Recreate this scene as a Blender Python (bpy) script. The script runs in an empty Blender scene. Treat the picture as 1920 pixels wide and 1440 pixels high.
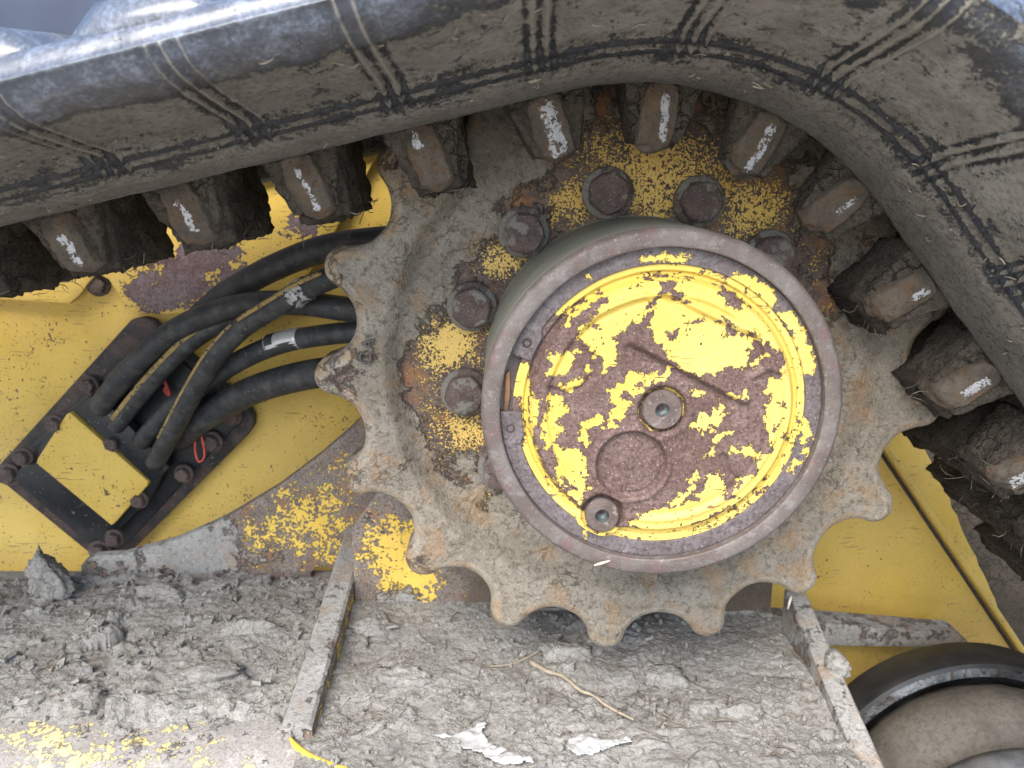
import bpy, bmesh, math, random
import numpy as np
from mathutils import Vector, Matrix

random.seed(7)
RNG = np.random.default_rng(11)
S = bpy.context.scene
COL = S.collection
R_ = math.radians

# ------------------------------------------------------------------ camera
CAM_POS = np.array([-0.0973, -0.6201, 0.1429])
PITCH, YAW, FPX = 0.2523, -0.0048, 1500.0          # focal length in pixels of a 1920 wide frame
cam_d = bpy.data.cameras.new('camera')
cam = bpy.data.objects.new('camera', cam_d)
COL.objects.link(cam)
cam.location = CAM_POS
cam.rotation_euler = (math.pi / 2 - PITCH, 0, YAW)
cam_d.sensor_width = 36
cam_d.lens = FPX / 1920 * 36
cam_d.clip_start = 0.02
cam_d.clip_end = 100
cam_d.dof.use_dof = True
cam_d.dof.focus_distance = 0.585
cam_d.dof.aperture_fstop = 11.0
S.camera = cam

# ------------------------------------------------------------------ world and sun (bright, hazy daylight)
SUN_EL, SUN_AZ = 48.0, -22.0      # azimuth measured from behind the camera, negative = from the left
w = bpy.data.worlds.new('World')
S.world = w
w.use_nodes = True
wn = w.node_tree.nodes
sky = wn.new('ShaderNodeTexSky')
sky.sky_type = 'NISHITA'
sky.sun_disc = False
sky.sun_elevation = R_(SUN_EL)
sky.sun_rotation = R_(180 - SUN_AZ)
sky.dust_density = 1.5
bg = wn['Background']
bg.inputs[1].default_value = 0.13
w.node_tree.links.new(sky.outputs[0], bg.inputs[0])
sl = bpy.data.lights.new('sun', 'SUN')
sl.energy = 1.5
sl.angle = R_(42)
sl.color = (1.0, 0.95, 0.88)
so = bpy.data.objects.new('sun', sl)
COL.objects.link(so)
d_sun = Vector((math.sin(R_(SUN_AZ)) * math.cos(R_(SUN_EL)), -math.cos(R_(SUN_AZ)) * math.cos(R_(SUN_EL)), math.sin(R_(SUN_EL))))
so.rotation_euler = (-d_sun).to_track_quat('-Z', 'Y').to_euler()
vs = S.view_settings
vs.view_transform = 'Standard'
vs.look = 'None'
vs.gamma = 1
vs.use_curve_mapping = False
vs.exposure = 1.95
S.cycles.max_bounces = 6
S.cycles.diffuse_bounces = 3
S.cycles.glossy_bounces = 3

# ------------------------------------------------------------------ measuring helpers
_cp, _sp, _cy, _sy = math.cos(PITCH), math.sin(PITCH), math.cos(YAW), math.sin(YAW)
_RT = np.array([_cy, _sy, 0.0])
_FW = np.array([-_sy * _cp, _cy * _cp, -_sp])
_UP = np.cross(_RT, _FW)


def at(px, py, y):
    """world point seen at photo pixel (px, py) on the upright plane Y = y"""
    d = _FW + (px - 960) / FPX * _RT - (py - 720) / FPX * _UP
    return CAM_POS + (y - CAM_POS[1]) / d[1] * d


def atz(px, py, z):
    d = _FW + (px - 960) / FPX * _RT - (py - 720) / FPX * _UP
    return CAM_POS + (z - CAM_POS[2]) / d[2] * d


# ------------------------------------------------------------------ numpy noise
_G = RNG.normal(size=(4096, 3))
_G /= np.linalg.norm(_G, axis=1)[:, None]


def _h(i, j, k):
    return ((i * 73856093) ^ (j * 19349663) ^ (k * 83492791)) & 4095


def gnoise(p):
    p = np.asarray(p, float)
    i = np.floor(p).astype(np.int64)
    f = p - i
    u = f * f * f * (f * (f * 6 - 15) + 10)
    out = 0
    for dx in (0, 1):
        for dy in (0, 1):
            for dz in (0, 1):
                g = _G[_h(i[:, 0] + dx, i[:, 1] + dy, i[:, 2] + dz)]
                dd = f - np.array([dx, dy, dz])
                wgt = (u[:, 0] if dx else 1 - u[:, 0]) * (u[:, 1] if dy else 1 - u[:, 1]) * (u[:, 2] if dz else 1 - u[:, 2])
                out = out + wgt * (g * dd).sum(1)
    return out * 1.6


def fbm(p, scale, octv=4, rough=0.5, seed=0.0):
    p = np.asarray(p, float) * scale + seed * 17.31
    a, t, o = 1.0, 0.0, 0
    for k in range(octv):
        o = o + a * gnoise(p)
        t += a
        p = p * 2.03 + 5.2
        a *= rough
    return o / t


def cells2(x, y, size, seed=0):
    """jittered voronoi in 2-D: (id hash 0..1 x3, offset to the cell point, f1, f2)"""
    px, py = x / size, y / size
    ix, iy = np.floor(px).astype(np.int64), np.floor(py).astype(np.int64)
    f1 = np.full(x.shape, 9.0)
    f2 = np.full(x.shape, 9.0)
    bid = np.zeros(x.shape, np.int64)
    ox = np.zeros(x.shape)
    oy = np.zeros(x.shape)
    for dx in (-1, 0, 1):
        for dy in (-1, 0, 1):
            hh = _h(ix + dx + 91, iy + dy + 37, np.full(ix.shape, seed + 5, np.int64))
            cx = ix + dx + 0.5 + 0.6 * _G[hh, 0]
            cy = iy + dy + 0.5 + 0.6 * _G[hh, 1]
            d = np.hypot(px - cx, py - cy)
            near = d < f1
            f2 = np.where(near, f1, np.minimum(f2, d))
            f1 = np.where(near, d, f1)
            bid = np.where(near, hh, bid)
            ox = np.where(near, (px - cx) * size, ox)
            oy = np.where(near, (py - cy) * size, oy)
    return bid, ox, oy, f1, f2


def sstep(a, b, x):
    t = np.clip((x - a) / (b - a), 0, 1)
    return t * t * (3 - 2 * t)


def sdpoly(P, poly):
    """signed distance (positive inside) of points P (n,2) to polygon"""
    poly = np.asarray(poly, float)
    a = poly
    b = np.roll(poly, -1, 0)
    d = np.full(len(P), 1e9)
    ins = np.zeros(len(P), bool)
    for (ax, ay), (bx, by) in zip(a, b):
        ex, ey = bx - ax, by - ay
        wx, wy = P[:, 0] - ax, P[:, 1] - ay
        t = np.clip((wx * ex + wy * ey) / (ex * ex + ey * ey + 1e-18), 0, 1)
        d = np.minimum(d, np.hypot(wx - ex * t, wy - ey * t))
        c = ((ay <= P[:, 1]) != (by <= P[:, 1]))
        with np.errstate(divide='ignore', invalid='ignore'):
            xx = ax + (P[:, 1] - ay) / (by - ay if by != ay else 1e-12) * ex
        ins ^= c & (P[:, 0] < xx)
    return np.where(ins, d, -d)


def segdist(P, a, b):
    a, b = np.asarray(a, float), np.asarray(b, float)
    e = b - a
    t = np.clip(((P - a) @ e) / (e @ e), 0, 1)
    return np.linalg.norm(P - a - t[:, None] * e, axis=1)


# ------------------------------------------------------------------ object helpers
def link(name, me, mat=None, parent=None, smooth=True, label=None, cat=None, group=None, kind=None):
    o = bpy.data.objects.new(name, me)
    COL.objects.link(o)
    if mat is not None and len(me.materials) == 0:
        me.materials.append(mat)
    if smooth:
        me.polygons.foreach_set('use_smooth', [True] * len(me.polygons))
    if parent is not None:
        o.parent = parent
    tag(o, label, cat, group, kind)
    return o


def tag(o, label=None, cat=None, group=None, kind=None):
    if label:
        o['label'] = label
    if cat:
        o['category'] = cat
    if group:
        o['group'] = group
    if kind:
        o['kind'] = kind
    return o


def thing(name, label, cat, loc=(0, 0, 0), group=None):
    o = bpy.data.objects.new(name, None)
    COL.objects.link(o)
    o.location = loc
    o.empty_display_size = 0.02
    return tag(o, label, cat, group)


def mesh(name, V, F, attrs=None):
    me = bpy.data.meshes.new(name)
    V = np.asarray(V, float)
    me.from_pydata(V.tolist(), [], F.tolist() if isinstance(F, np.ndarray) else F)
    for k, a in (attrs or {}).items():
        at_ = me.attributes.new(k, 'FLOAT', 'POINT')
        at_.data.foreach_set('value', np.asarray(a, np.float32))
    me.update()
    return me


def gridfaces(nu, nv, wrapu=False, flip=False):
    """vertices are laid out [u*nv+v]"""
    u = np.arange(nu if wrapu else nu - 1)
    v = np.arange(nv - 1)
    U, V = np.meshgrid(u, v, indexing='ij')
    U2 = (U + 1) % nu
    f = np.stack([U * nv + V, U2 * nv + V, U2 * nv + V + 1, U * nv + V + 1], -1).reshape(-1, 4)
    return f[:, ::-1] if flip else f


def local(o_parent, o):
    """keep world placement when the parent is an Empty off the origin"""
    o.matrix_parent_inverse = Matrix.Translation(-o_parent.location)
    return o


def part(name, me, mat, parent, smooth=True, **k):
    o = link(name, me, mat, parent, smooth, **k)
    top = parent
    if parent.type == 'EMPTY':
        local(parent, o)
    return o


def bm_mesh(name, bm, attrs=None):
    me = bpy.data.meshes.new(name)
    bm.normal_update()
    bm.to_mesh(me)
    bm.free()
    n = len(me.vertices)
    for k, a in (attrs or {}).items():
        at_ = me.attributes.new(k, 'FLOAT', 'POINT')
        if callable(a):
            co = np.empty(n * 3, np.float32)
            me.vertices.foreach_get('co', co)
            a = a(co.reshape(-1, 3))
        at_.data.foreach_set('value', np.asarray(np.broadcast_to(a, (n,)), np.float32))
    return me


def auto_smooth(me, deg=35):
    bm = bmesh.new()
    bm.from_mesh(me)
    for e in bm.edges:
        if len(e.link_faces) == 2 and e.calc_face_angle(0) > R_(deg):
            e.smooth = False
    bm.to_mesh(me)
    bm.free()
    return me


def prism_mesh(name, pts, y0, y1, bevel=0.002, seg=2, attrs=None, cut=0.0):
    """polygon of (x, z) points extruded from y0 (front) to y1 (back)"""
    bm = bmesh.new()
    vf = [bm.verts.new((p[0], y0, p[1])) for p in pts]
    vb = [bm.verts.new((p[0], y1, p[1])) for p in pts]
    bm.faces.new(vf)
    bm.faces.new(vb[::-1])
    for i in range(len(pts)):
        j = (i + 1) % len(pts)
        bm.faces.new((vf[j], vf[i], vb[i], vb[j]))
    bmesh.ops.recalc_face_normals(bm, faces=bm.faces)
    if bevel:
        fe = [e for e in bm.edges if all(abs(v.co.y - y0) < 1e-7 for v in e.verts)]
        bmesh.ops.bevel(bm, geom=fe, offset=bevel, segments=seg, profile=0.5, affect='EDGES', clamp_overlap=True)
    if cut:
        bmesh.ops.triangulate(bm, faces=[f for f in bm.faces if len(f.verts) > 4])
        for _ in range(8):
            es = [e for e in bm.edges if e.calc_length() > cut]
            if not es:
                break
            bmesh.ops.subdivide_edges(bm, edges=es, cuts=1)
            bmesh.ops.triangulate(bm, faces=[f for f in bm.faces if len(f.verts) > 4])
    me = bm_mesh(name, bm, attrs)
    return auto_smooth(me)


def box_mesh(name, c, size, bevel=0.002, rot=None, seg=2, attrs=None):
    bm = bmesh.new()
    bmesh.ops.create_cube(bm, size=1)
    bmesh.ops.scale(bm, vec=size, verts=bm.verts)
    if bevel:
        bmesh.ops.bevel(bm, geom=list(bm.edges), offset=bevel, segments=seg, profile=0.5, affect='EDGES')
    if rot is not None:
        bmesh.ops.transform(bm, matrix=rot, verts=bm.verts)
    bmesh.ops.translate(bm, vec=c, verts=bm.verts)
    return auto_smooth(bm_mesh(name, bm, attrs))


def lathe_mesh(name, prof, seg=96, attrs=None, amp=0, amp_scale=200):
    """prof: list of (r, y); axis along Y"""
    prof = np.asarray(prof, float)
    th = np.linspace(0, 2 * np.pi, seg, endpoint=False)
    V = np.stack([prof[None, :, 0] * np.cos(th)[:, None], np.broadcast_to(prof[None, :, 1], (seg, len(prof))),
                  prof[None, :, 0] * np.sin(th)[:, None]], -1).reshape(-1, 3)
    F = gridfaces(seg, len(prof), True)
    if amp:
        V = V + fbm(V, amp_scale, 3)[:, None] * amp * np.array([0.3, 1, 0.3])
    a = {k: (v(V) if callable(v) else np.broadcast_to(v, (len(V),))) for k, v in (attrs or {}).items()}
    return auto_smooth(mesh(name, V, F, a), 40)


def tube_mesh(name, pts, rad, seg=12, cap=True, sub=6):
    P = catmull(np.asarray(pts, float), sub)
    n = len(P)
    r = np.broadcast_to(rad, (n,)) if np.ndim(rad) == 0 else np.interp(np.linspace(0, 1, n), np.linspace(0, 1, len(rad)), rad)
    T = np.gradient(P, axis=0)
    T /= np.linalg.norm(T, axis=1)[:, None]
    up = np.array([0, 0, 1.0]) if abs(T[0][2]) < 0.9 else np.array([1.0, 0, 0])
    A = np.cross(T[0], up)
    A /= np.linalg.norm(A)
    V = []
    th = np.linspace(0, 2 * np.pi, seg, endpoint=False)
    for i in range(n):
        A = A - T[i] * (A @ T[i])
        A /= np.linalg.norm(A)
        B = np.cross(T[i], A)
        V.append(P[i] + r[i] * (np.cos(th)[:, None] * A + np.sin(th)[:, None] * B))
    V = np.concatenate(V)
    F = []
    for i in range(n - 1):
        for j in range(seg):
            k = (j + 1) % seg
            F.append([i * seg + j, i * seg + k, (i + 1) * seg + k, (i + 1) * seg + j])
    if cap:
        F.append(list(range(seg))[::-1])
        F.append([(n - 1) * seg + j for j in range(seg)])
    return mesh(name, V, F)


def catmull(P, sub):
    if len(P) < 3 or sub <= 1:
        return P
    Q = np.concatenate([[2 * P[0] - P[1]], P, [2 * P[-1] - P[-2]]])
    out = []
    for i in range(1, len(Q) - 2):
        p0, p1, p2, p3 = Q[i - 1:i + 3]
        for t in np.arange(sub) / sub:
            out.append(0.5 * (2 * p1 + (p2 - p0) * t + (2 * p0 - 5 * p1 + 4 * p2 - p3) * t * t + (3 * p1 - p0 - 3 * p2 + p3) * t ** 3))
    out.append(P[-1])
    return np.array(out)


def ico(sub):
    bm = bmesh.new()
    bmesh.ops.create_icosphere(bm, subdivisions=sub, radius=1)
    V = np.array([v.co[:] for v in bm.verts])
    F = [[v.index for v in f.verts] for f in bm.faces]
    bm.free()
    return V, F


ICO1, ICO2, ICO3, ICO4 = ico(1), ico(2), ico(3), ico(4)


def clod_mesh(name, c, size, seed, sub=4, rough=0.35, flat=1.0):
    V, F = {1: ICO1, 2: ICO2, 3: ICO3, 4: ICO4}[sub]
    V = V.copy()
    n = fbm(V, 1.1, 4, 0.55, seed) * 1.2
    # chipped planes
    rs = np.random.default_rng(int(seed * 100) + 3)
    for _ in range(5):
        d = rs.normal(size=3)
        d /= np.linalg.norm(d)
        h = rs.uniform(0.55, 0.85)
        over = V @ d - h
        V = V - np.clip(over, 0, None)[:, None] * d * 0.85
    V = V * (1 + rough * n)[:, None] + fbm(V, 4, 4, 0.7, seed + 2)[:, None] * V * 0.42
    V = V * np.asarray(size) + np.asarray(c)
    return mesh(name, V, F)


# ------------------------------------------------------------------ material helper
class NT:
    def __init__(s, name):
        s.m = bpy.data.materials.new(name)
        s.m.use_nodes = True
        s.t = s.m.node_tree
        s.b = s.t.nodes['Principled BSDF']
        s.pos = s.n('ShaderNodeNewGeometry').outputs['Position']

    def n(s, typ, **kw):
        nd = s.t.nodes.new(typ)
        for k, v in kw.items():
            setattr(nd, k, v)
        return nd

    def set(s, sock, v):
        if isinstance(v, bpy.types.NodeSocket):
            s.t.links.new(v, sock)
        elif isinstance(v, (tuple, list)) and len(v) == 3 and sock.type == 'RGBA':
            sock.default_value = (*v, 1)
        else:
            sock.default_value = v

    def noise(s, scale, detail=5, rough=0.55, vec=None, dist=0.0, off=0):
        nd = s.n('ShaderNodeTexNoise')
        v = vec if vec is not None else s.pos
        if off:
            v = s.vadd(v, (off * 1.37, off * 2.11, off * 0.73))
        s.set(nd.inputs['Vector'], v)
        s.set(nd.inputs['Scale'], scale)
        nd.inputs['Detail'].default_value = detail
        nd.inputs['Roughness'].default_value = rough
        nd.inputs['Distortion'].default_value = dist
        return nd.outputs['Fac']

    def noisec(s, scale, detail=2):
        nd = s.n('ShaderNodeTexNoise')
        s.set(nd.inputs['Vector'], s.pos)
        nd.inputs['Scale'].default_value = scale
        nd.inputs['Detail'].default_value = detail
        return nd.outputs['Color']

    def voro(s, scale, feature='F1', vec=None, rand=1.0):
        nd = s.n('ShaderNodeTexVoronoi', feature=feature)
        s.set(nd.inputs['Vector'], vec if vec is not None else s.pos)
        nd.inputs['Scale'].default_value = scale
        nd.inputs['Randomness'].default_value = rand
        return nd.outputs['Distance']

    def vadd(s, a, b):
        nd = s.n('ShaderNodeVectorMath', operation='ADD')
        s.set(nd.inputs[0], a)
        s.set(nd.inputs[1], b)
        return nd.outputs[0]

    def vmul(s, a, b):
        nd = s.n('ShaderNodeVectorMath', operation='MULTIPLY')
        s.set(nd.inputs[0], a)
        s.set(nd.inputs[1], b)
        return nd.outputs[0]

    def warp(s, scale, amt):
        c = s.noisec(scale, 3)
        sub = s.vadd(c, (-0.5, -0.5, -0.5))
        return s.vadd(s.pos, s.vmul(sub, (amt, amt, amt)))

    def ma(s, op, a, b=0.0, c=0.0, clamp=False):
        nd = s.n('ShaderNodeMath', operation=op, use_clamp=clamp)
        s.set(nd.inputs[0], a)
        s.set(nd.inputs[1], b)
        s.set(nd.inputs[2], c)
        return nd.outputs[0]

    def add(s, a, b):
        return s.ma('ADD', a, b)

    def mul(s, a, b):
        return s.ma('MULTIPLY', a, b)

    def ctr(s, a, gain):
        """(a-0.5)*gain"""
        return s.ma('MULTIPLY_ADD', a, gain, -0.5 * gain)

    def ramp(s, x, lo, hi, smooth=True, a=0.0, b=1.0):
        nd = s.n('ShaderNodeMapRange', interpolation_type='SMOOTHSTEP' if smooth else 'LINEAR')
        s.set(nd.inputs['Value'], x)
        for i, v in ((1, lo), (2, hi), (3, a), (4, b)):
            s.set(nd.inputs[i], v)
        return nd.outputs[0]

    def mix(s, f, a, b, mode='MIX'):
        nd = s.n('ShaderNodeMix', data_type='RGBA', blend_type=mode)
        s.set(nd.inputs[0], f)
        s.set(nd.inputs[6], a)
        s.set(nd.inputs[7], b)
        return nd.outputs[2]

    def mixf(s, f, a, b):
        nd = s.n('ShaderNodeMix', data_type='FLOAT')
        s.set(nd.inputs[0], f)
        s.set(nd.inputs[2], a)
        s.set(nd.inputs[3], b)
        return nd.outputs[0]

    def attr(s, name):
        return s.n('ShaderNodeAttribute', attribute_name=name).outputs['Fac']

    def sep(s, v=None):
        nd = s.n('ShaderNodeSeparateXYZ')
        s.set(nd.inputs[0], v if v is not None else s.pos)
        return nd.outputs

    def bump(s, h, strength=1.0, dist=0.001, normal=None):
        nd = s.n('ShaderNodeBump')
        s.set(nd.inputs['Height'], h)
        nd.inputs['Strength'].default_value = strength
        nd.inputs['Distance'].default_value = dist
        if normal is not None:
            s.set(nd.inputs['Normal'], normal)
        return nd.outputs[0]

    def out(s, color=None, rough=None, metal=None, normal=None, spec=None):
        for k, v in (('Base Color', color), ('Roughness', rough), ('Metallic', metal), ('Normal', normal), ('Specular IOR Level', spec)):
            if v is not None:
                s.set(s.b.inputs[k], v)
        return s.m


YEL = (0.69, 0.465, 0.075)
YEL2 = (0.60, 0.385, 0.055)


def weathered(name, paint=YEL, paint2=YEL2, rust=((0.13, 0.075, 0.065), (0.20, 0.13, 0.115), (0.075, 0.045, 0.04)),
              mud=((0.16, 0.135, 0.1), (0.23, 0.2, 0.16), (0.105, 0.085, 0.06)), ps=140, pgain=2.2, pfine=520, pfgain=0.6,
              ms=60, mgain=2.0, paint_rough=0.5, rust_rough=0.75, cracks=0.0, orange=0.0, mudbump=0.8, dust=0.0, specks=0.0, scratch=0.0):
    t = NT(name)
    pa, mu = t.attr('paint'), t.attr('mud')
    n1 = t.noise(ps, 6, 0.6, off=3)
    n2 = t.noise(pfine, 3, 0.6, off=9)
    pm_ = t.add(t.add(pa, t.ctr(n1, pgain)), t.ctr(n2, pfgain))
    pm = t.ramp(pm_, 0.47, 0.53)
    if specks:
        sp = t.ramp(t.add(t.noise(330, 2, 0.5, off=21), t.ctr(t.noise(30, 3, off=4), 0.35)), 0.5 + specks, 0.53 + specks)
        pm = t.mul(pm, t.ma('SUBTRACT', 1.0, sp))
    nb = t.noise(28, 5, 0.6, off=5)
    nf = t.noise(420, 4, 0.65, off=6)
    rc = t.mix(t.ramp(nb, 0.35, 0.65), rust[0], rust[1])
    rc = t.mix(t.mul(t.ramp(t.noise(95, 5, 0.65, off=61), 0.5, 0.68), 0.6), rc, tuple(c * 1.45 for c in rust[1]))
    rc = t.mix(t.ramp(nf, 0.42, 0.7), rc, rust[2])
    rc = t.mix(t.ramp(t.noise(900, 2, 0.5, off=8), 0.62, 0.74), rc, (0.34, 0.27, 0.24))
    if orange:
        rc = t.mix(t.mul(t.ramp(t.noise(45, 4, 0.6, off=12), 0.5, 0.68), orange), rc, (0.30, 0.13, 0.045))
    pc = t.mix(t.ramp(t.noise(20, 4, off=14), 0.35, 0.7), paint, paint2)
    pc = t.mix(t.mul(t.ramp(t.noise(260, 4, 0.7, off=15), 0.5, 0.72), 0.35), pc, (0.33, 0.24, 0.07))
    pc = t.mix(t.mul(t.ramp(t.noise(5, 4, 0.6, off=81), 0.42, 0.62), 0.35), pc, tuple(c * k for c, k in zip(paint, (1.08, 1.12, 1.9))))
    if scratch:
        mp = t.n('ShaderNodeMapping')
        t.set(mp.inputs['Vector'], t.pos)
        mp.inputs['Rotation'].default_value = (0, 0.6, 0)
        mp.inputs['Scale'].default_value = (0.07, 1.0, 1.0)
        sc = t.noise(620, 2, 0.5, vec=mp.outputs[0])
        sc = t.mul(t.ramp(sc, 0.66, 0.69), t.ramp(t.noise(22, 3, off=83), 0.48, 0.6))
        pm = t.mul(pm, t.ma('SUBTRACT', 1.0, t.mul(sc, scratch)))
    dark_rim = t.mul(t.ramp(pm_, 0.30, 0.46), t.ma('SUBTRACT', 1.0, pm))  # darker band in the rust along the paint edges
    rc = t.mix(t.mul(dark_rim, 0.65), rc, rust[2])
    lip = t.mul(t.ramp(pm_, 0.53, 0.62, a=1.0, b=0.0), pm)
    pc = t.mix(t.mul(lip, 0.45), pc, tuple(min(0.95, c * 1.25) for c in paint))
    col = t.mix(pm, rc, pc)
    if dust:
        col = t.mix(t.mul(t.ramp(t.noise(70, 5, 0.65, off=31), 0.38, 0.7), dust), col, mud[1])
    mn = t.noise(ms, 7, 0.65, off=2, dist=0.3)
    mm = t.ramp(t.add(t.add(mu, t.ctr(mn, mgain)), t.ctr(nf, 0.5)), 0.42, 0.62)
    mc = t.mix(t.ramp(t.noise(24, 5, 0.6, off=17), 0.36, 0.66), mud[0], mud[1])
    mc = t.mix(t.ramp(t.noise(190, 5, 0.72, off=18), 0.47, 0.64), mc, mud[2])
    if orange:
        mc = t.mix(t.mul(t.ramp(t.noise(38, 3, 0.5, off=41), 0.52, 0.66), orange * 0.8), mc, (0.32, 0.19, 0.09))
    mc = t.mix(t.mul(t.ramp(t.noise(620, 4, 0.7, off=51), 0.5, 0.66), 0.35), mc, mud[2])
    mc = t.mix(t.mul(t.ramp(t.noise(480, 3, 0.6, off=53), 0.56, 0.7), 0.45), mc, tuple(c * 1.45 for c in mud[1]))
    col = t.mix(mm, col, mc)
    tip = t.ramp(t.add(t.attr('tip'), t.ctr(t.noise(120, 5, 0.65, off=71), 1.6)), 0.45, 0.75)
    tc = t.mix(t.ramp(t.noise(60, 4, 0.6, off=72), 0.42, 0.6), (0.35, 0.31, 0.25), (0.33, 0.235, 0.145))
    tc = t.mix(t.mul(t.ramp(t.noise(420, 4, 0.7, off=73), 0.5, 0.66), 0.7), tc, mud[2])
    col = t.mix(t.mul(tip, 0.85), col, tc)
    damp_shade_fac = t.ramp(t.add(t.attr('damp_shade'), t.ctr(t.noise(50, 4, 0.6, off=55), 0.9)), 0.2, 0.9)  # darkens for damp mud and for shade painted into the colour
    col = t.mix(damp_shade_fac, col, t.mix(0.72, col, (0.085, 0.064, 0.045)))
    hgt = t.add(t.mul(pm, 0.35), t.mul(nf, 0.35))
    mh = t.add(t.mul(mn, 1.8 * mudbump), t.add(t.mul(t.noise(300, 5, 0.7, off=19), 1.6 * mudbump), t.mul(t.noise(1100, 3, 0.6, off=20), 0.5 * mudbump)))
    if cracks:
        wv = t.warp(120, 0.012)
        cr = t.voro(70, 'DISTANCE_TO_EDGE', wv)
        ck = t.mul(t.ramp(cr, 0.0, 0.035, a=1.0, b=0.0), t.ramp(t.noise(30, 3, off=23), 0.54, 0.66))
        mh = t.ma('SUBTRACT', mh, t.mul(ck, cracks))
        col = t.mix(t.mul(t.mul(ck, mm), 0.6), col, mud[2])
    hgt = t.add(hgt, t.mul(mm, t.add(mh, 0.3)))
    rough = t.mixf(pm, rust_rough, paint_rough)
    rough = t.mixf(mm, rough, 0.95)
    nrm = t.bump(hgt, 1.0, 0.0019)
    return t.out(col, rough, 0.0, nrm, 0.35)


# --- materials
M = {}
M['cover'] = weathered('cover_paint', paint=(0.66, 0.475, 0.095), paint2=(0.60, 0.42, 0.075), rust=((0.105, 0.062, 0.05), (0.145, 0.097, 0.083), (0.055, 0.03, 0.025)),
                       ps=230, pgain=2.1, pfine=900, pfgain=0.8, paint_rough=0.5, rust_rough=0.7, specks=0.2, scratch=0.9)
M['sprocket'] = weathered('sprocket_steel', paint=(0.60, 0.40, 0.085), paint2=(0.50, 0.31, 0.06), ps=70, pgain=1.5, pfine=560, pfgain=3.0, ms=42, mgain=2.4, cracks=0.8, orange=0.6,
                          rust=((0.085, 0.06, 0.05), (0.13, 0.095, 0.075), (0.05, 0.036, 0.03)), mud=((0.235, 0.205, 0.16), (0.305, 0.27, 0.22), (0.145, 0.12, 0.09)), specks=0.1)
M['plate'] = weathered('rusted_plate', ps=75, pgain=2.0, pfine=330, pfgain=2.4, ms=50, mgain=2.4, orange=0.5,
                       rust=((0.16, 0.125, 0.105), (0.215, 0.185, 0.16), (0.08, 0.055, 0.045)), mud=((0.32, 0.305, 0.28), (0.385, 0.37, 0.345), (0.225, 0.212, 0.192)))
M['deck'] = weathered('deck_paint', paint=(0.64, 0.51, 0.21), paint2=(0.58, 0.48, 0.24), ps=60, pgain=2.4, pfine=240, pfgain=1.8, ms=40, mgain=2.0,
                      rust=((0.265, 0.247, 0.225), (0.315, 0.298, 0.275), (0.185, 0.168, 0.152)), mud=((0.31, 0.295, 0.272), (0.37, 0.352, 0.325), (0.22, 0.207, 0.185)))
M['panel'] = weathered('panel_paint', paint=(0.64, 0.435, 0.085), paint2=(0.57, 0.375, 0.07), ps=44, pgain=2.6, pfine=240, pfgain=0.9, ms=120, mgain=2.3,
                       rust=((0.15, 0.09, 0.085), (0.2, 0.16, 0.165), (0.09, 0.06, 0.06)), specks=0.185, scratch=0.6, paint_rough=0.42)


def mud_mat(name, a, b, c, cracks=0.6, bump=1.0, big=24, rough=0.97, light=0.0, grain=1.0):
    t = NT(name)
    col = t.mix(t.ramp(t.noise(big, 6, 0.6), 0.35, 0.66), a, b)
    col = t.mix(t.mul(t.ramp(t.noise(240, 5, 0.72, off=4), 0.46, 0.64), 0.45 + 0.45 * min(1, grain)), col, c)
    col = t.mix(t.mul(t.ramp(t.noise(900, 3, 0.6, off=24), 0.52, 0.62), 0.5 * grain), col, c)
    col = t.mix(t.mul(t.ramp(t.noise(760, 3, 0.6, off=25), 0.56, 0.66), 0.4 * grain), col, tuple(min(0.9, q * 1.35) for q in b))
    if light:
        col = t.mix(t.mul(t.ramp(t.noise(700, 2, 0.5, off=14), 0.64, 0.72), light), col, (0.5, 0.47, 0.42))
    h = t.add(t.mul(t.noise(80, 6, 0.65, off=6), 2.2), t.mul(t.noise(420, 6, 0.7, off=7), 1.3))
    wv = t.warp(90, 0.02)
    ck = t.mul(t.ramp(t.voro(60, 'DISTANCE_TO_EDGE', wv), 0.0, 0.06, a=1.0, b=0.0), t.ramp(t.noise(20, 2, off=23), 0.45, 0.6))
    h = t.ma('SUBTRACT', h, t.mul(ck, cracks))
    col = t.mix(t.mul(ck, 0.35), col, c)
    return t.out(col, rough, 0, t.bump(h, bump, 0.0012), 0.2)


M['mud'] = mud_mat('dry_mud', (0.275, 0.261, 0.235), (0.365, 0.349, 0.318), (0.18, 0.168, 0.148), 0.5, 1.3, light=0.7, grain=0.8)
M['mud_dark'] = mud_mat('damp_mud', (0.10, 0.083, 0.063), (0.155, 0.132, 0.103), (0.05, 0.04, 0.03), 0.8, 2.2)
M['mud_shaded'] = mud_mat('shaded_caked_mud', (0.066, 0.054, 0.041), (0.098, 0.08, 0.061), (0.04, 0.032, 0.024), 0.9, 1.7)  # darker copy of the lug mud, shade behind the lugs in its colour


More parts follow.
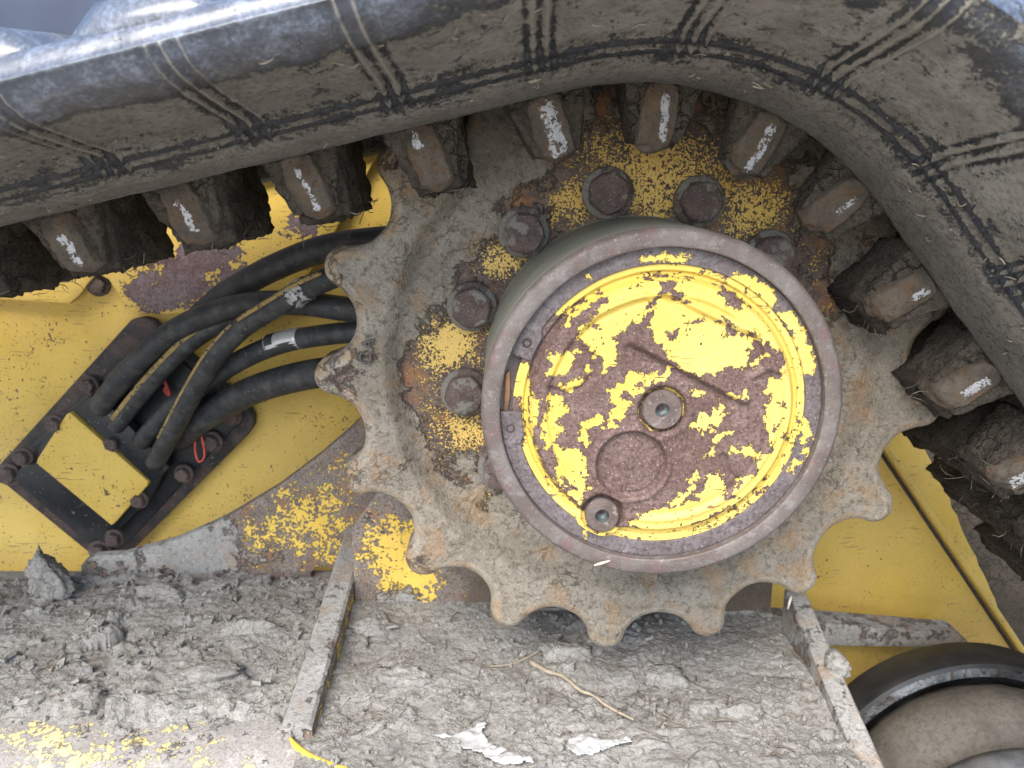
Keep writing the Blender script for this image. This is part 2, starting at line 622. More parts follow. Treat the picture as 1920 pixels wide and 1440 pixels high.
def rubber_track_mat():
    t = NT('muddy_rubber')
    mu, crest, edge = t.attr('mud'), t.attr('crest'), t.attr('edge')
    n = t.noise(55, 6, 0.68, dist=0.4)
    nf = t.noise(420, 4, 0.7, off=5)
    mm = t.ramp(t.add(t.add(mu, t.ctr(n, 1.9)), t.ctr(nf, 1.1)), 0.4, 0.62)
    rub = t.mix(t.ramp(t.noise(200, 4, 0.6, off=8), 0.45, 0.75), (0.022, 0.024, 0.028), (0.05, 0.05, 0.052))
    # dust scuffs on the worn outer edge plus a painted blue sky sheen
    dust_sheen = t.mul(edge, t.ramp(t.add(t.noise(60, 5, 0.7, off=33), t.ctr(t.noise(420, 4, 0.7, off=34), 0.9)), 0.40, 0.85))
    rub = t.mix(t.mul(dust_sheen, 0.75), rub, (0.27, 0.305, 0.37))  # blue of the sky reflection painted into the rubber colour
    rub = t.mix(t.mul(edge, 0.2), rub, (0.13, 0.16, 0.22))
    mc = t.mix(t.ramp(t.noise(26, 5, 0.6, off=3), 0.35, 0.65), (0.118, 0.102, 0.080), (0.18, 0.158, 0.127))
    mc = t.mix(t.ramp(t.noise(230, 5, 0.72, off=9), 0.46, 0.63), mc, (0.058, 0.048, 0.036))
    mc = t.mix(t.mul(t.ramp(t.noise(520, 3, 0.6, off=10), 0.58, 0.7), 0.65), mc, (0.27, 0.235, 0.19))
    dry = t.mix(t.ramp(t.noise(34, 5, 0.65, off=3), 0.35, 0.65), (0.20, 0.182, 0.15), (0.285, 0.262, 0.222))
    dry = t.mix(t.mul(t.ramp(t.noise(200, 5, 0.72, off=39), 0.47, 0.66), 0.75), dry, (0.12, 0.108, 0.088))
    mc = t.mix(t.attr('dry'), mc, dry)
    col = t.mix(mm, rub, mc)
    col = t.mix(t.mul(t.ramp(t.add(crest, t.ctr(nf, 0.9)), 0.45, 0.75), 0.8), col, (0.30, 0.265, 0.21))
    h = t.add(t.mul(mm, 1.0), t.add(t.mul(nf, 0.6), t.mul(t.mul(mm, t.noise(260, 5, 0.7, off=12)), 1.6)))
    ro = t.mixf(mm, t.ramp(t.noise(90, 4, off=13), 0.3, 0.7, a=0.28, b=0.45), 0.93)
    t.b.inputs['Coat Roughness'].default_value = 0.25
    t.set(t.b.inputs['Coat Weight'], t.mul(t.ma('SUBTRACT', 1.0, mm), t.mul(edge, 0.9)))
    return t.out(col, ro, 0, t.bump(h, 1.0, 0.0019), 0.5)


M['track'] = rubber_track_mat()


def lug_steel():
    t = NT('worn_lug_steel')
    wr = t.attr('worn')
    nf = t.noise(520, 5, 0.7, vec=t.vmul(t.pos, (1.0, 0.5, 1.0)))
    n = t.noise(170, 4, 0.6, off=3)
    mm = t.ramp(t.add(wr, t.add(t.ctr(nf, 2.4), t.ctr(n, 2.2))), 0.5, 0.62)
    rc = t.mix(t.ramp(t.noise(60, 5, 0.6, off=5), 0.35, 0.65), (0.085, 0.07, 0.053), (0.135, 0.108, 0.08))
    rc = t.mix(t.mul(t.ramp(t.noise(80, 4, 0.6, off=15), 0.48, 0.62), 0.7), rc, (0.15, 0.085, 0.045))
    rc = t.mix(t.ramp(t.noise(300, 5, 0.7, off=6), 0.5, 0.72), rc, (0.06, 0.042, 0.03))
    col = t.mix(mm, rc, (0.62, 0.62, 0.64))
    ro = t.mixf(mm, 0.85, 0.36)
    me_ = t.mul(mm, 0.75)
    return t.out(col, ro, me_, t.bump(t.add(t.mul(nf, 0.9), t.mul(n, 0.8)), 1.0, 0.0020), 0.4)


M['lug_steel'] = lug_steel()


def ring_steel():
    t = NT('weathered_ring_steel')
    c = t.mix(t.ramp(t.noise(38, 6, 0.62), 0.36, 0.64), (0.105, 0.08, 0.068), (0.15, 0.13, 0.116))
    c = t.mix(t.mul(t.ramp(t.noise(70, 5, 0.65, off=4), 0.52, 0.64), 0.8), c, (0.145, 0.085, 0.078))
    c = t.mix(t.mul(t.ramp(t.noise(150, 4, 0.6, off=44), 0.55, 0.66), 0.5), c, (0.205, 0.195, 0.185))
    c = t.mix(t.ramp(t.noise(500, 4, 0.7, off=5), 0.52, 0.75), c, (0.11, 0.085, 0.085))
    c = t.mix(t.mul(t.ramp(t.noise(800, 2, 0.5, off=6), 0.64, 0.72), 0.7), c, (0.33, 0.29, 0.27))
    return t.out(c, t.ramp(t.noise(90, 4, off=8), 0.3, 0.7, a=0.5, b=0.72), 0.15, t.bump(t.add(t.noise(430, 5, 0.7, off=5), t.mul(t.noise(70, 3, off=9), 0.5)), 0.8, 0.0008), 0.45)


def drum_steel():
    t = NT('grey_drum_side')
    st = t.noise(14, 5, 0.6, vec=t.vmul(t.pos, (1.5, 22.0, 1.5)))
    c = t.mix(t.ramp(st, 0.35, 0.68), (0.165, 0.165, 0.13), (0.235, 0.235, 0.20))
    c = t.mix(t.ramp(t.noise(300, 4, 0.7, off=5), 0.5, 0.75), c, (0.12, 0.115, 0.09))
    c = t.mix(t.mul(t.ramp(t.noise(40, 5, 0.65, off=7), 0.55, 0.72), 0.5), c, (0.30, 0.29, 0.26))
    return t.out(c, 0.62, 0.1, t.bump(t.noise(350, 5, 0.7, off=5), 0.5, 0.0006), 0.4)


def bolt_steel():
    t = NT('rusted_bolt_steel')
    mu = t.attr('mud')
    c = t.mix(t.ramp(t.noise(60, 5, 0.6), 0.36, 0.64), (0.15, 0.105, 0.09), (0.095, 0.07, 0.06))
    nf = t.noise(480, 5, 0.7, off=5)
    c = t.mix(t.ramp(nf, 0.52, 0.72), c, (0.05, 0.036, 0.033))
    c = t.mix(t.mul(t.ramp(t.noise(650, 3, 0.6, off=6), 0.6, 0.7), 0.8), c, (0.33, 0.28, 0.26))
    mm = t.ramp(t.add(mu, t.ctr(t.noise(70, 5, 0.6, off=7), 2.2)), 0.45, 0.6)
    c = t.mix(mm, c, (0.215, 0.198, 0.17))
    return t.out(c, 0.7, 0.1, t.bump(t.add(nf, t.noise(120, 4, off=8)), 1.0, 0.0024), 0.4)


def simple(name, a, b, rough=0.6, scale=120, metal=0.0, bump=0.4, spec=0.4, specks=None, speck_amt=0.62, dusty=0.35):
    t = NT(name)
    c = t.mix(t.ramp(t.noise(scale, 5, 0.6), 0.36, 0.66), a, b)
    if specks:
        c = t.mix(t.ramp(t.noise(230, 3, 0.55, off=6), speck_amt, speck_amt + 0.05), c, specks)
        c = t.mix(t.mul(t.ramp(t.noise(60, 5, 0.65, off=8), 0.42, 0.7), dusty), c, specks)
    return t.out(c, rough, metal, t.bump(t.noise(scale * 4, 5, 0.65, off=3), bump, 0.0008), spec)


M['ring'] = ring_steel()
M['drum'] = drum_steel()
M['bolt'] = bolt_steel()
M['hose'] = simple('hose_rubber', (0.018, 0.019, 0.021), (0.033, 0.034, 0.037), 0.55, 90, spec=0.4, specks=(0.10, 0.096, 0.088), speck_amt=0.64, dusty=0.45)
M['black'] = simple('black_paint', (0.008, 0.009, 0.011), (0.012, 0.013, 0.017), 0.38, 70, spec=0.35, specks=(0.12, 0.115, 0.105), speck_amt=0.66, dusty=0.05)
M['rustedge'] = simple('rusted_flange', (0.014, 0.013, 0.014), (0.07, 0.042, 0.032), 0.6, 38, specks=(0.13, 0.12, 0.115), speck_amt=0.62, dusty=0.15)
M['gusset'] = simple('dusty_plate_edge', (0.225, 0.205, 0.18), (0.29, 0.265, 0.235), 0.92, 50, bump=1.0, specks=(0.16, 0.135, 0.11), speck_amt=0.6)
M['roller_rubber'] = simple('roller_tread', (0.012, 0.012, 0.013), (0.03, 0.029, 0.028), 0.42, 30, spec=0.5)
M['roller_steel'] = simple('roller_rim_steel', (0.17, 0.175, 0.19), (0.05, 0.047, 0.046), 0.25, 24, 0.85, 0.8, specks=(0.06, 0.045, 0.035), speck_amt=0.55)
M['roller_mud'] = mud_mat('roller_mud', (0.085, 0.076, 0.064), (0.15, 0.135, 0.115), (0.055, 0.05, 0.045), 0.2, 0.8, 16, grain=0.0)
M['roller_blue'] = simple('roller_cap', (0.075, 0.082, 0.09), (0.125, 0.13, 0.138), 0.6, 60, specks=(0.22, 0.21, 0.2), speck_amt=0.66)
M['dark_panel'] = simple('dark_blue_panel', (0.014, 0.024, 0.052), (0.020, 0.032, 0.064), 0.45, 16, spec=0.5, bump=0.1)
M['straw'] = simple('dry_straw', (0.26, 0.215, 0.15), (0.36, 0.30, 0.22), 0.85, 200)
M['root'] = simple('grey_root_fibre', (0.10, 0.08, 0.06), (0.2, 0.17, 0.135), 0.9, 200)
M['paper'] = simple('torn_paper', (0.33, 0.327, 0.318), (0.43, 0.425, 0.412), 0.9, 60, bump=1.0, specks=(0.3, 0.285, 0.265), speck_amt=0.62, dusty=0.2)
M['red'] = simple('red_cord', (0.55, 0.075, 0.05), (0.62, 0.12, 0.08), 0.6, 200)
M['foil'] = simple('silver_label', (0.42, 0.42, 0.42), (0.55, 0.55, 0.54), 0.32, 60, 0.4, 0.2)
M['labelink'] = simple('label_ink', (0.02, 0.02, 0.02), (0.05, 0.05, 0.05), 0.5, 200)
M['wrap'] = simple('torn_label', (0.34, 0.34, 0.33), (0.5, 0.5, 0.49), 0.5, 120, 0.2, 1.0, specks=(0.03, 0.03, 0.03), speck_amt=0.52)
M['tan'] = simple('tan_stripe', (0.33, 0.23, 0.08), (0.26, 0.18, 0.07), 0.8, 120, specks=(0.05, 0.045, 0.04), speck_amt=0.56)
M['hole'] = simple('socket_grease', (0.05, 0.06, 0.062), (0.12, 0.14, 0.14), 0.3, 150)
M['copper'] = simple('bare_orange_metal', (0.33, 0.15, 0.06), (0.2, 0.12, 0.08), 0.5, 90, 0.3)
M['edge_yellow'] = simple('bare_yellow_edge', (0.72, 0.48, 0.06), (0.66, 0.42, 0.05), 0.5, 90, specks=(0.3, 0.24, 0.16), speck_amt=0.64, dusty=0.2)
M['letter'] = simple('dark_cast_letter', (0.05, 0.047, 0.045), (0.11, 0.095, 0.078), 0.8, 200)
M['void'] = simple('dark_inner_steel', (0.012, 0.011, 0.010), (0.03, 0.027, 0.024), 0.8, 20)
M['plugsteel'] = simple('rusty_plug', (0.085, 0.06, 0.05), (0.125, 0.095, 0.082), 0.65, 90, bump=1.0, specks=(0.19, 0.16, 0.14), speck_amt=0.6)
M['ground'] = simple('dry_ground', (0.28, 0.265, 0.24), (0.34, 0.325, 0.30), 0.95, 3)
M['pebble'] = simple('pale_pebble', (0.36, 0.34, 0.31), (0.46, 0.44, 0.41), 0.85, 150)


def proj(P):
    d = np.asarray(P) - CAM_POS
    z = d @ _FW
    return np.stack([960 + FPX * (d @ _RT) / z, 720 - FPX * (d @ _UP) / z], -1)


def blobs(P, L, base=0.0):
    """sum of soft spots; each spot (px, py, radius, value) is a worn or muddy place read off the photograph"""
    q = proj(P)
    o = np.full(len(P), base)
    for x, y, r, v in L:
        o += v * np.exp(-((q[:, 0] - x) ** 2 + (q[:, 1] - y) ** 2) / (r * r))
    return o


def cubegrid(n):
    t = np.linspace(-1, 1, n)
    V, F, idx = [], [], {}
    def vid(p):
        k = tuple(np.round(p, 6))
        if k not in idx:
            idx[k] = len(V)
            V.append(k)
        return idx[k]
    for ax in range(3):
        for sg in (-1, 1):
            for i in range(n - 1):
                for j in range(n - 1):
                    q = []
                    for (a, b) in ((i, j), (i + 1, j), (i + 1, j + 1), (i, j + 1)):
                        p = [0, 0, 0]
                        p[ax] = sg
                        p[(ax + 1) % 3] = t[a]
                        p[(ax + 2) % 3] = t[b]
                        q.append(vid(p))
                    F.append(q if sg > 0 else q[::-1])
    return np.array(V), F


CUBE = cubegrid(17)
CUBE_S = cubegrid(9)


def soft(V, k=0.25):
    n = V / np.linalg.norm(V, axis=1)[:, None] * 1.25
    return V * (1 - k) + n * k


# ================================================================== ground under the machine (below the frame of the picture)
gm = mesh('ground', [(-30, -30, -0.72), (30, -30, -0.72), (30, 30, -0.72), (-30, 30, -0.72)], [[0, 1, 2, 3]])
link('ground', gm, M['ground'], None, smooth=False, kind='structure')

# ================================================================== track geometry: a path and a section
A0, A1 = R_(102.83), R_(40.26)
TC = np.array([-0.01415, -0.00989])
RHO0 = 0.2326
LARC = RHO0 * (A0 - A1)
N0 = np.array([math.cos(A0), math.sin(A0)])
T0 = np.array([-math.sin(A0), math.cos(A0)])
N1 = np.array([math.cos(A1), math.sin(A1)])
T1 = np.array([math.sin(A1), -math.cos(A1)])
PIT = 0.0833
S_K = 0.0706


def tpath(s):
    """unit normal, unit tangent (towards +s) and base shift of the track at run length s"""
    s = np.atleast_1d(np.asarray(s, float))
    a = np.clip(A0 - s / RHO0, A1, A0)
    n = np.stack([np.cos(a), np.sin(a)], -1)
    t = np.stack([np.sin(a), -np.cos(a)], -1)
    sh = np.where(s < 0, -s, 0)[:, None] * T0 + np.where(s > LARC, s - LARC, 0)[:, None] * T1 + TC
    return n, t, sh


def tpos(s, rho, y):
    n, t, sh = tpath(s)
    q = n * np.asarray(rho).reshape(-1, 1) + sh
    return np.stack([q[:, 0], np.broadcast_to(y, (len(q),)), q[:, 1]], -1)


def smax(*a):
    return np.maximum.reduce(a)


SECT = [(0.272, 0.0), (0.272, -0.03), (0.272, -0.060), (0.266, -0.068), (0.240, -0.073), (0.2165, -0.0745), (0.2118, -0.0785), (0.2112, -0.090), (0.2114, -0.105),
        (0.2119, -0.120), (0.2128, -0.129), (0.2142, -0.1353), (0.2165, -0.1405), (0.2188, -0.1440), (0.2200, -0.1462), (0.2189, -0.1470), (0.2216, -0.1486), (0.2232, -0.1510), (0.2246, -0.1530), (0.2232, -0.1541), (0.2266, -0.1556),
        (0.2290, -0.1590), (0.2301, -0.1625), (0.2318, -0.1740), (0.2340, -0.1880), (0.2362, -0.2020), (0.2388, -0.2170), (0.2412, -0.2290), (0.2440, -0.2385), (0.2480, -0.2460),
        (0.2530, -0.2500), (0.2543, -0.2512), (0.2553, -0.2530), (0.2563, -0.2512), (0.2595, -0.2500), (0.2640, -0.2480), (0.2672, -0.2440), (0.2688, -0.2380), (0.2697, -0.2200), (0.2770, -0.12), (0.2770, 0.0)]
SECT = np.array(SECT)
# refine the long runs of the section
def refine(sec, mx):
    o = [sec[0]]
    for a, b in zip(sec[:-1], sec[1:]):
        k = max(1, int(np.ceil(np.linalg.norm(b - a) / mx)))
        for i in range(1, k + 1):
            o.append(a + (b - a) * i / k)
    return np.array(o)


sec_n = refine(SECT, 0.0045)
sec_n = sec_n[~((sec_n[:, 0] > 0.2754) & (sec_n[:, 1] > -0.21) & (np.arange(len(sec_n)) % 5 != 0))] if False else sec_n

TRACK = thing('rubber_track', 'muddy black rubber track wrapped over the toothed drive sprocket', 'rubber track', tuple(tpos(0.1, 0.2755, 0.0)[0]))


def build_belt():
    s = np.concatenate([np.arange(-1.15, -0.42, 0.008), np.arange(-0.42, 0.42, 0.0016), np.arange(0.42, 0.95, 0.006)])
    ns, nv = len(s), len(sec_n)
    n, t, sh = tpath(s)
    rho, y = sec_n[:, 0], sec_n[:, 1]
    # section normals, pointing out of the rubber
    d = np.gradient(sec_n, axis=0)
    nr, ny = d[:, 1], -d[:, 0]
    L = np.hypot(nr, ny) + 1e-12
    nr, ny = nr / L, ny / L
    ph = (s - S_K + PIT / 2) % PIT - PIT / 2                     # distance to the nearest lug centre line
    # moulded bars across the side wall: three thin ridges at every lug
    wob = 0.0006 * np.sin(s * 90)
    bar = sum(np.exp(-((ph + wob - c) / (0.0009 + 0.0002 * np.sin(s * 300 + c * 900))) ** 2) for c in (-0.0072, 0.0, 0.0076))
    gro = sum(np.exp(-((ph + wob - c) / 0.0016) ** 2) for c in (-0.0105, -0.0036, 0.0039))
    side = sstep(0.139, 0.147, -y) * (1 - sstep(0.250, 0.2525, -y)) * (rho < 0.2562)
    P = np.empty((ns, nv, 3))
    P[..., 0] = n[:, None, 0] * rho + sh[:, None, 0]
    P[..., 2] = n[:, None, 1] * rho + sh[:, None, 1]
    P[..., 1] = y
    N = np.empty_like(P)
    N[..., 0] = n[:, None, 0] * nr
    N[..., 2] = n[:, None, 1] * nr
    N[..., 1] = ny
    flat = P.reshape(-1, 3)
    inner = (np.arange(nv) > 5) & (rho < 0.2562)
    lump = (fbm(flat, 45, 4, 0.5, 3) * 0.0011 + np.abs(fbm(flat, 170, 3, 0.55, 5)) * 0.0009).reshape(ns, nv)
    strip = np.exp(-((y + 0.1355) / 0.006) ** 2) * (rho < 0.22)
    h = lump * np.where(inner, 1.0, 0.5) + side * (bar[:, None] * 0.0020 * (0.8 + 0.5 * fbm(np.stack([s, s * 0, s * 0], -1), 25, 2, 0.5, 2))[:, None] - gro[:, None] * 0.0011)
    P = P + N * h[..., None]
    V = P.reshape(-1, 3)
    # mirrored far half (plainer section)
    mud = np.full((ns, nv), 0.0)
    yy = np.broadcast_to(-y, (ns, nv))
    mud = 0.80 - 0.0 * yy
    mud = np.where(rho < 0.2142, 0.95, mud)
    band = ((-y > 0.140) & (-y < 0.1600) & (rho < 0.2305)).astype(float)
    mud = mud - 0.16 * band
    gl = np.isclose(rho, 0.2189, atol=3e-4) & np.isclose(y, -0.147, atol=3e-4) | np.isclose(rho, 0.2232, atol=2e-4) & np.isclose(y, -0.1541, atol=3e-4)
    mud = mud - 0.75 * gl
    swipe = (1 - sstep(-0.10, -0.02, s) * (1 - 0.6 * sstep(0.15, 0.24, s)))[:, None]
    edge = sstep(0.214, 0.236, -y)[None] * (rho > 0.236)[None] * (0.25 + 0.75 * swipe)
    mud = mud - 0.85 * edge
    mud = mud + side * (bar[:, None] * 0.35 - gro[:, None] * 0.40)
    top = (rho > 0.2562)
    mud = np.where(top, 0.12, mud)
    F = gridfaces(ns, nv)
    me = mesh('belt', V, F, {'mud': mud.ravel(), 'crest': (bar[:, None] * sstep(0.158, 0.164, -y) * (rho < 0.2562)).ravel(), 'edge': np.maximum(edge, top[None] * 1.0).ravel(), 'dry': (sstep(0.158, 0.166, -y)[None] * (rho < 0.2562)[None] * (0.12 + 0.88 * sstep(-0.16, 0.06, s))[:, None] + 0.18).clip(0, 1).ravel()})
    # far half
    sf = np.arange(-1.15, 0.95, 0.006)
    secf = SECT[::1]
    n, t, sh = tpath(sf)
    Pf = np.empty((len(sf), len(secf), 3))
    Pf[..., 0] = n[:, None, 0] * secf[:, 0] + sh[:, None, 0]
    Pf[..., 2] = n[:, None, 1] * secf[:, 0] + sh[:, None, 1]
    Pf[..., 1] = -secf[:, 1] * 0.78
    Ff = gridfaces(len(sf), len(secf), flip=True)
    mf = mesh('belt_far', Pf.reshape(-1, 3), Ff, {'mud': np.full(Pf.size // 3, 0.85)})
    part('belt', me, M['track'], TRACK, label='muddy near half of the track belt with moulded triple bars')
    part('belt_half', mf, M['track'], TRACK, label='shaded far half of the track belt')


build_belt()


def frame_pts(s, L):
    """L columns: along the run, outward radius rho, world y"""
    n, t, sh = tpath([s])
    q = n[0] * L[:, 1:2] + t[0] * L[:, 0:1] + sh[0]
    return np.stack([q[:, 0], L[:, 2], q[:, 1]], -1)


def lug(k):
    s = S_K + PIT * k
    on_arc = -0.05 < s < 0.32
    V = soft(CUBE[0], 0.10)
    u, v, wv = V[:, 0], V[:, 1], V[:, 2]          # along run, depth, height (1 = tip)
    hgt = (wv + 1) / 2
    half = 0.0275 - 0.0120 * hgt
    rho = 0.219 - 0.0430 * hgt
    yb = (-0.030 if k < 1 else -0.044) if on_arc else (-0.010 if s < 0 else -0.02)
    yf = -0.0745 + 0.010 * hgt
    y = yf + (yb - yf) * (v + 1) / 2
    L = np.stack([u * half + 0.001 * hgt, rho, y], -1)
    P = frame_pts(s, L)
    nn = V / np.linalg.norm(V, axis=1)[:, None]
    n_, t_, _ = tpath([s])
    W = np.stack([nn[:, 0] * t_[0, 0] - nn[:, 2] * n_[0, 0], nn[:, 1], nn[:, 0] * t_[0, 1] - nn[:, 2] * n_[0, 1]], -1)
    amp = 0.0034 if on_arc else 0.0040
    P = P + W * (fbm(P, 60, 4, 0.55, k) * amp * 1.3 + np.abs(fbm(P, 190, 3, 0.6, k + 3)) * amp * 0.7)[:, None]
    o = part('guide_lug', mesh('guide_lug', P, CUBE[1]), M['mud_dark'], TRACK)
    # steel core showing through the front of the lug
    V = soft(CUBE[0], 0.58)
    u, v, wv = V[:, 0], V[:, 1], V[:, 2]
    hgt = (wv + 1) / 2
    lean = 0.0035 if s < 0 else (-0.001 if on_arc else -0.002)
    half = 0.0115 + 0.0010 * hgt
    rho = 0.2140 - 0.0415 * hgt
    yf = -0.0790 + 0.0085 * hgt
    y = yf + (-0.045 - yf) * (v + 1) / 2
    L = np.stack([u * half + lean * (hgt - 0.4), rho, y], -1)
    P = frame_pts(s, L)
    P = P + (fbm(P, 80, 4, 0.6, k + 8)[:, None] * np.array([0.0030, 0.0045, 0.0030]))
    rs = np.random.default_rng(k + 40)
    c0 = rs.uniform(-0.15, 0.2)
    wid = rs.uniform(0.2, 0.5) if k != -1 else 0.62
    h0, h1 = rs.uniform(0.15, 0.35), rs.uniform(0.75, 0.95)
    sty = {-4: (0.0, 0.30, 0.25, 0.85), -3: (0.05, 0.25, 0.2, 0.95), -2: (-0.25, 0.35, 0.08, 0.42), -1: (0.05, 0.60, 0.10, 0.98), 0: (0.25, 0.32, 0.15, 0.90), 1: (0.15, 0.34, 0.12, 0.98), 2: (0.30, 0.26, 0.2, 0.65), 3: (0.35, 0.36, 0.12, 0.5), 4: (0.25, 0.42, 0.2, 0.75), 5: (0.2, 0.55, 0.25, 0.98)}
    if k in sty:
        c0, wid, h0, h1 = sty[k]
    wear = (1 - sstep(wid * 0.6, wid * 1.15, np.abs(u - c0 - 0.15 * (hgt - 0.5)))) * sstep(h0 - 0.1, h0 + 0.1, hgt) * (1 - sstep(h1 - 0.06, h1 + 0.05, hgt)) * (v < -0.45)
    st = link('core_steel', mesh('core_steel', P, CUBE[1], {'worn': wear * 1.0 - 0.36}), M['lug_steel'], o)
    if not on_arc:
        # mud packed behind the lug, across the width of the track
        V = soft(CUBE[0], 0.12)
        u, v, wv = V[:, 0], V[:, 1], V[:, 2]
        hgt = (wv + 1) / 2
        half = 0.0215 - 0.004 * hgt
        rho = 0.224 - (0.055 if s < 0 else 0.054) * hgt
        y = (-0.010 + v * 0.048) if s < 0 else (0.03 + v * 0.085)
        P = frame_pts(s, np.stack([u * half + 0.004, rho, y], -1))
        nn = V / np.linalg.norm(V, axis=1)[:, None]
        W = np.stack([nn[:, 0] * t_[0, 0] - nn[:, 2] * n_[0, 0], nn[:, 1], nn[:, 0] * t_[0, 1] - nn[:, 2] * n_[0, 1]], -1)
        P = P + W * (fbm(P, 48, 4, 0.6, k + 21) * 0.0075 + np.abs(fbm(P, 160, 3, 0.6, k + 23)) * (0.003 + 0.006 * hgt))[:, None]
        link('packed_mud', mesh('packed_mud', P, CUBE[1]), M['mud_shaded'], o)
    else:
        V = soft(CUBE_S[0], 0.12)
        hgt = (V[:, 2] + 1) / 2
        P = frame_pts(s, np.stack([V[:, 0] * (0.026 - 0.011 * hgt), 0.219 - 0.047 * hgt, 0.052 + V[:, 1] * 0.024], -1))
        P = P + fbm(P, 90, 3, 0.5, k)[:, None] * 0.002
        link('far_lug', mesh('far_lug', P, CUBE_S[1]), M['mud_shaded'], o)


for k in range(-7, 8):
    lug(k)          # those in view and one more at each end


def tread(k):
    """tread block on the outside of the belt"""
    s = S_K + PIT * k - 0.009
    V = soft(CUBE_S[0], 0.06)
    u, v, wv = V[:, 0], V[:, 1], V[:, 2]
    hgt = (wv + 1) / 2
    half = 0.0416 - 0.022 * hgt
    rho = 0.2590 + (0.021 + 0.012 * (1 - np.abs(v) ** 3)) * hgt
    y = v * (0.2466 - 0.006 * hgt) * np.where(v > 0, 0.78, 1.0)
    P = frame_pts(s, np.stack([u * half, rho, y], -1))
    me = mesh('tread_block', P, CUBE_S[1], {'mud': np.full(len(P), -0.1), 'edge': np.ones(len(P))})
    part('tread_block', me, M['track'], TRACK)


for k in range(-7, 8):
    tread(k)

# ================================================================== drive sprocket
SPR = thing('drive_sprocket', 'worn toothed steel sprocket caked in grey mud with flaking yellow paint', 'sprocket', (0, 0.018, -0.25))
NT_ = 17
TH0 = math.pi - 0.3355


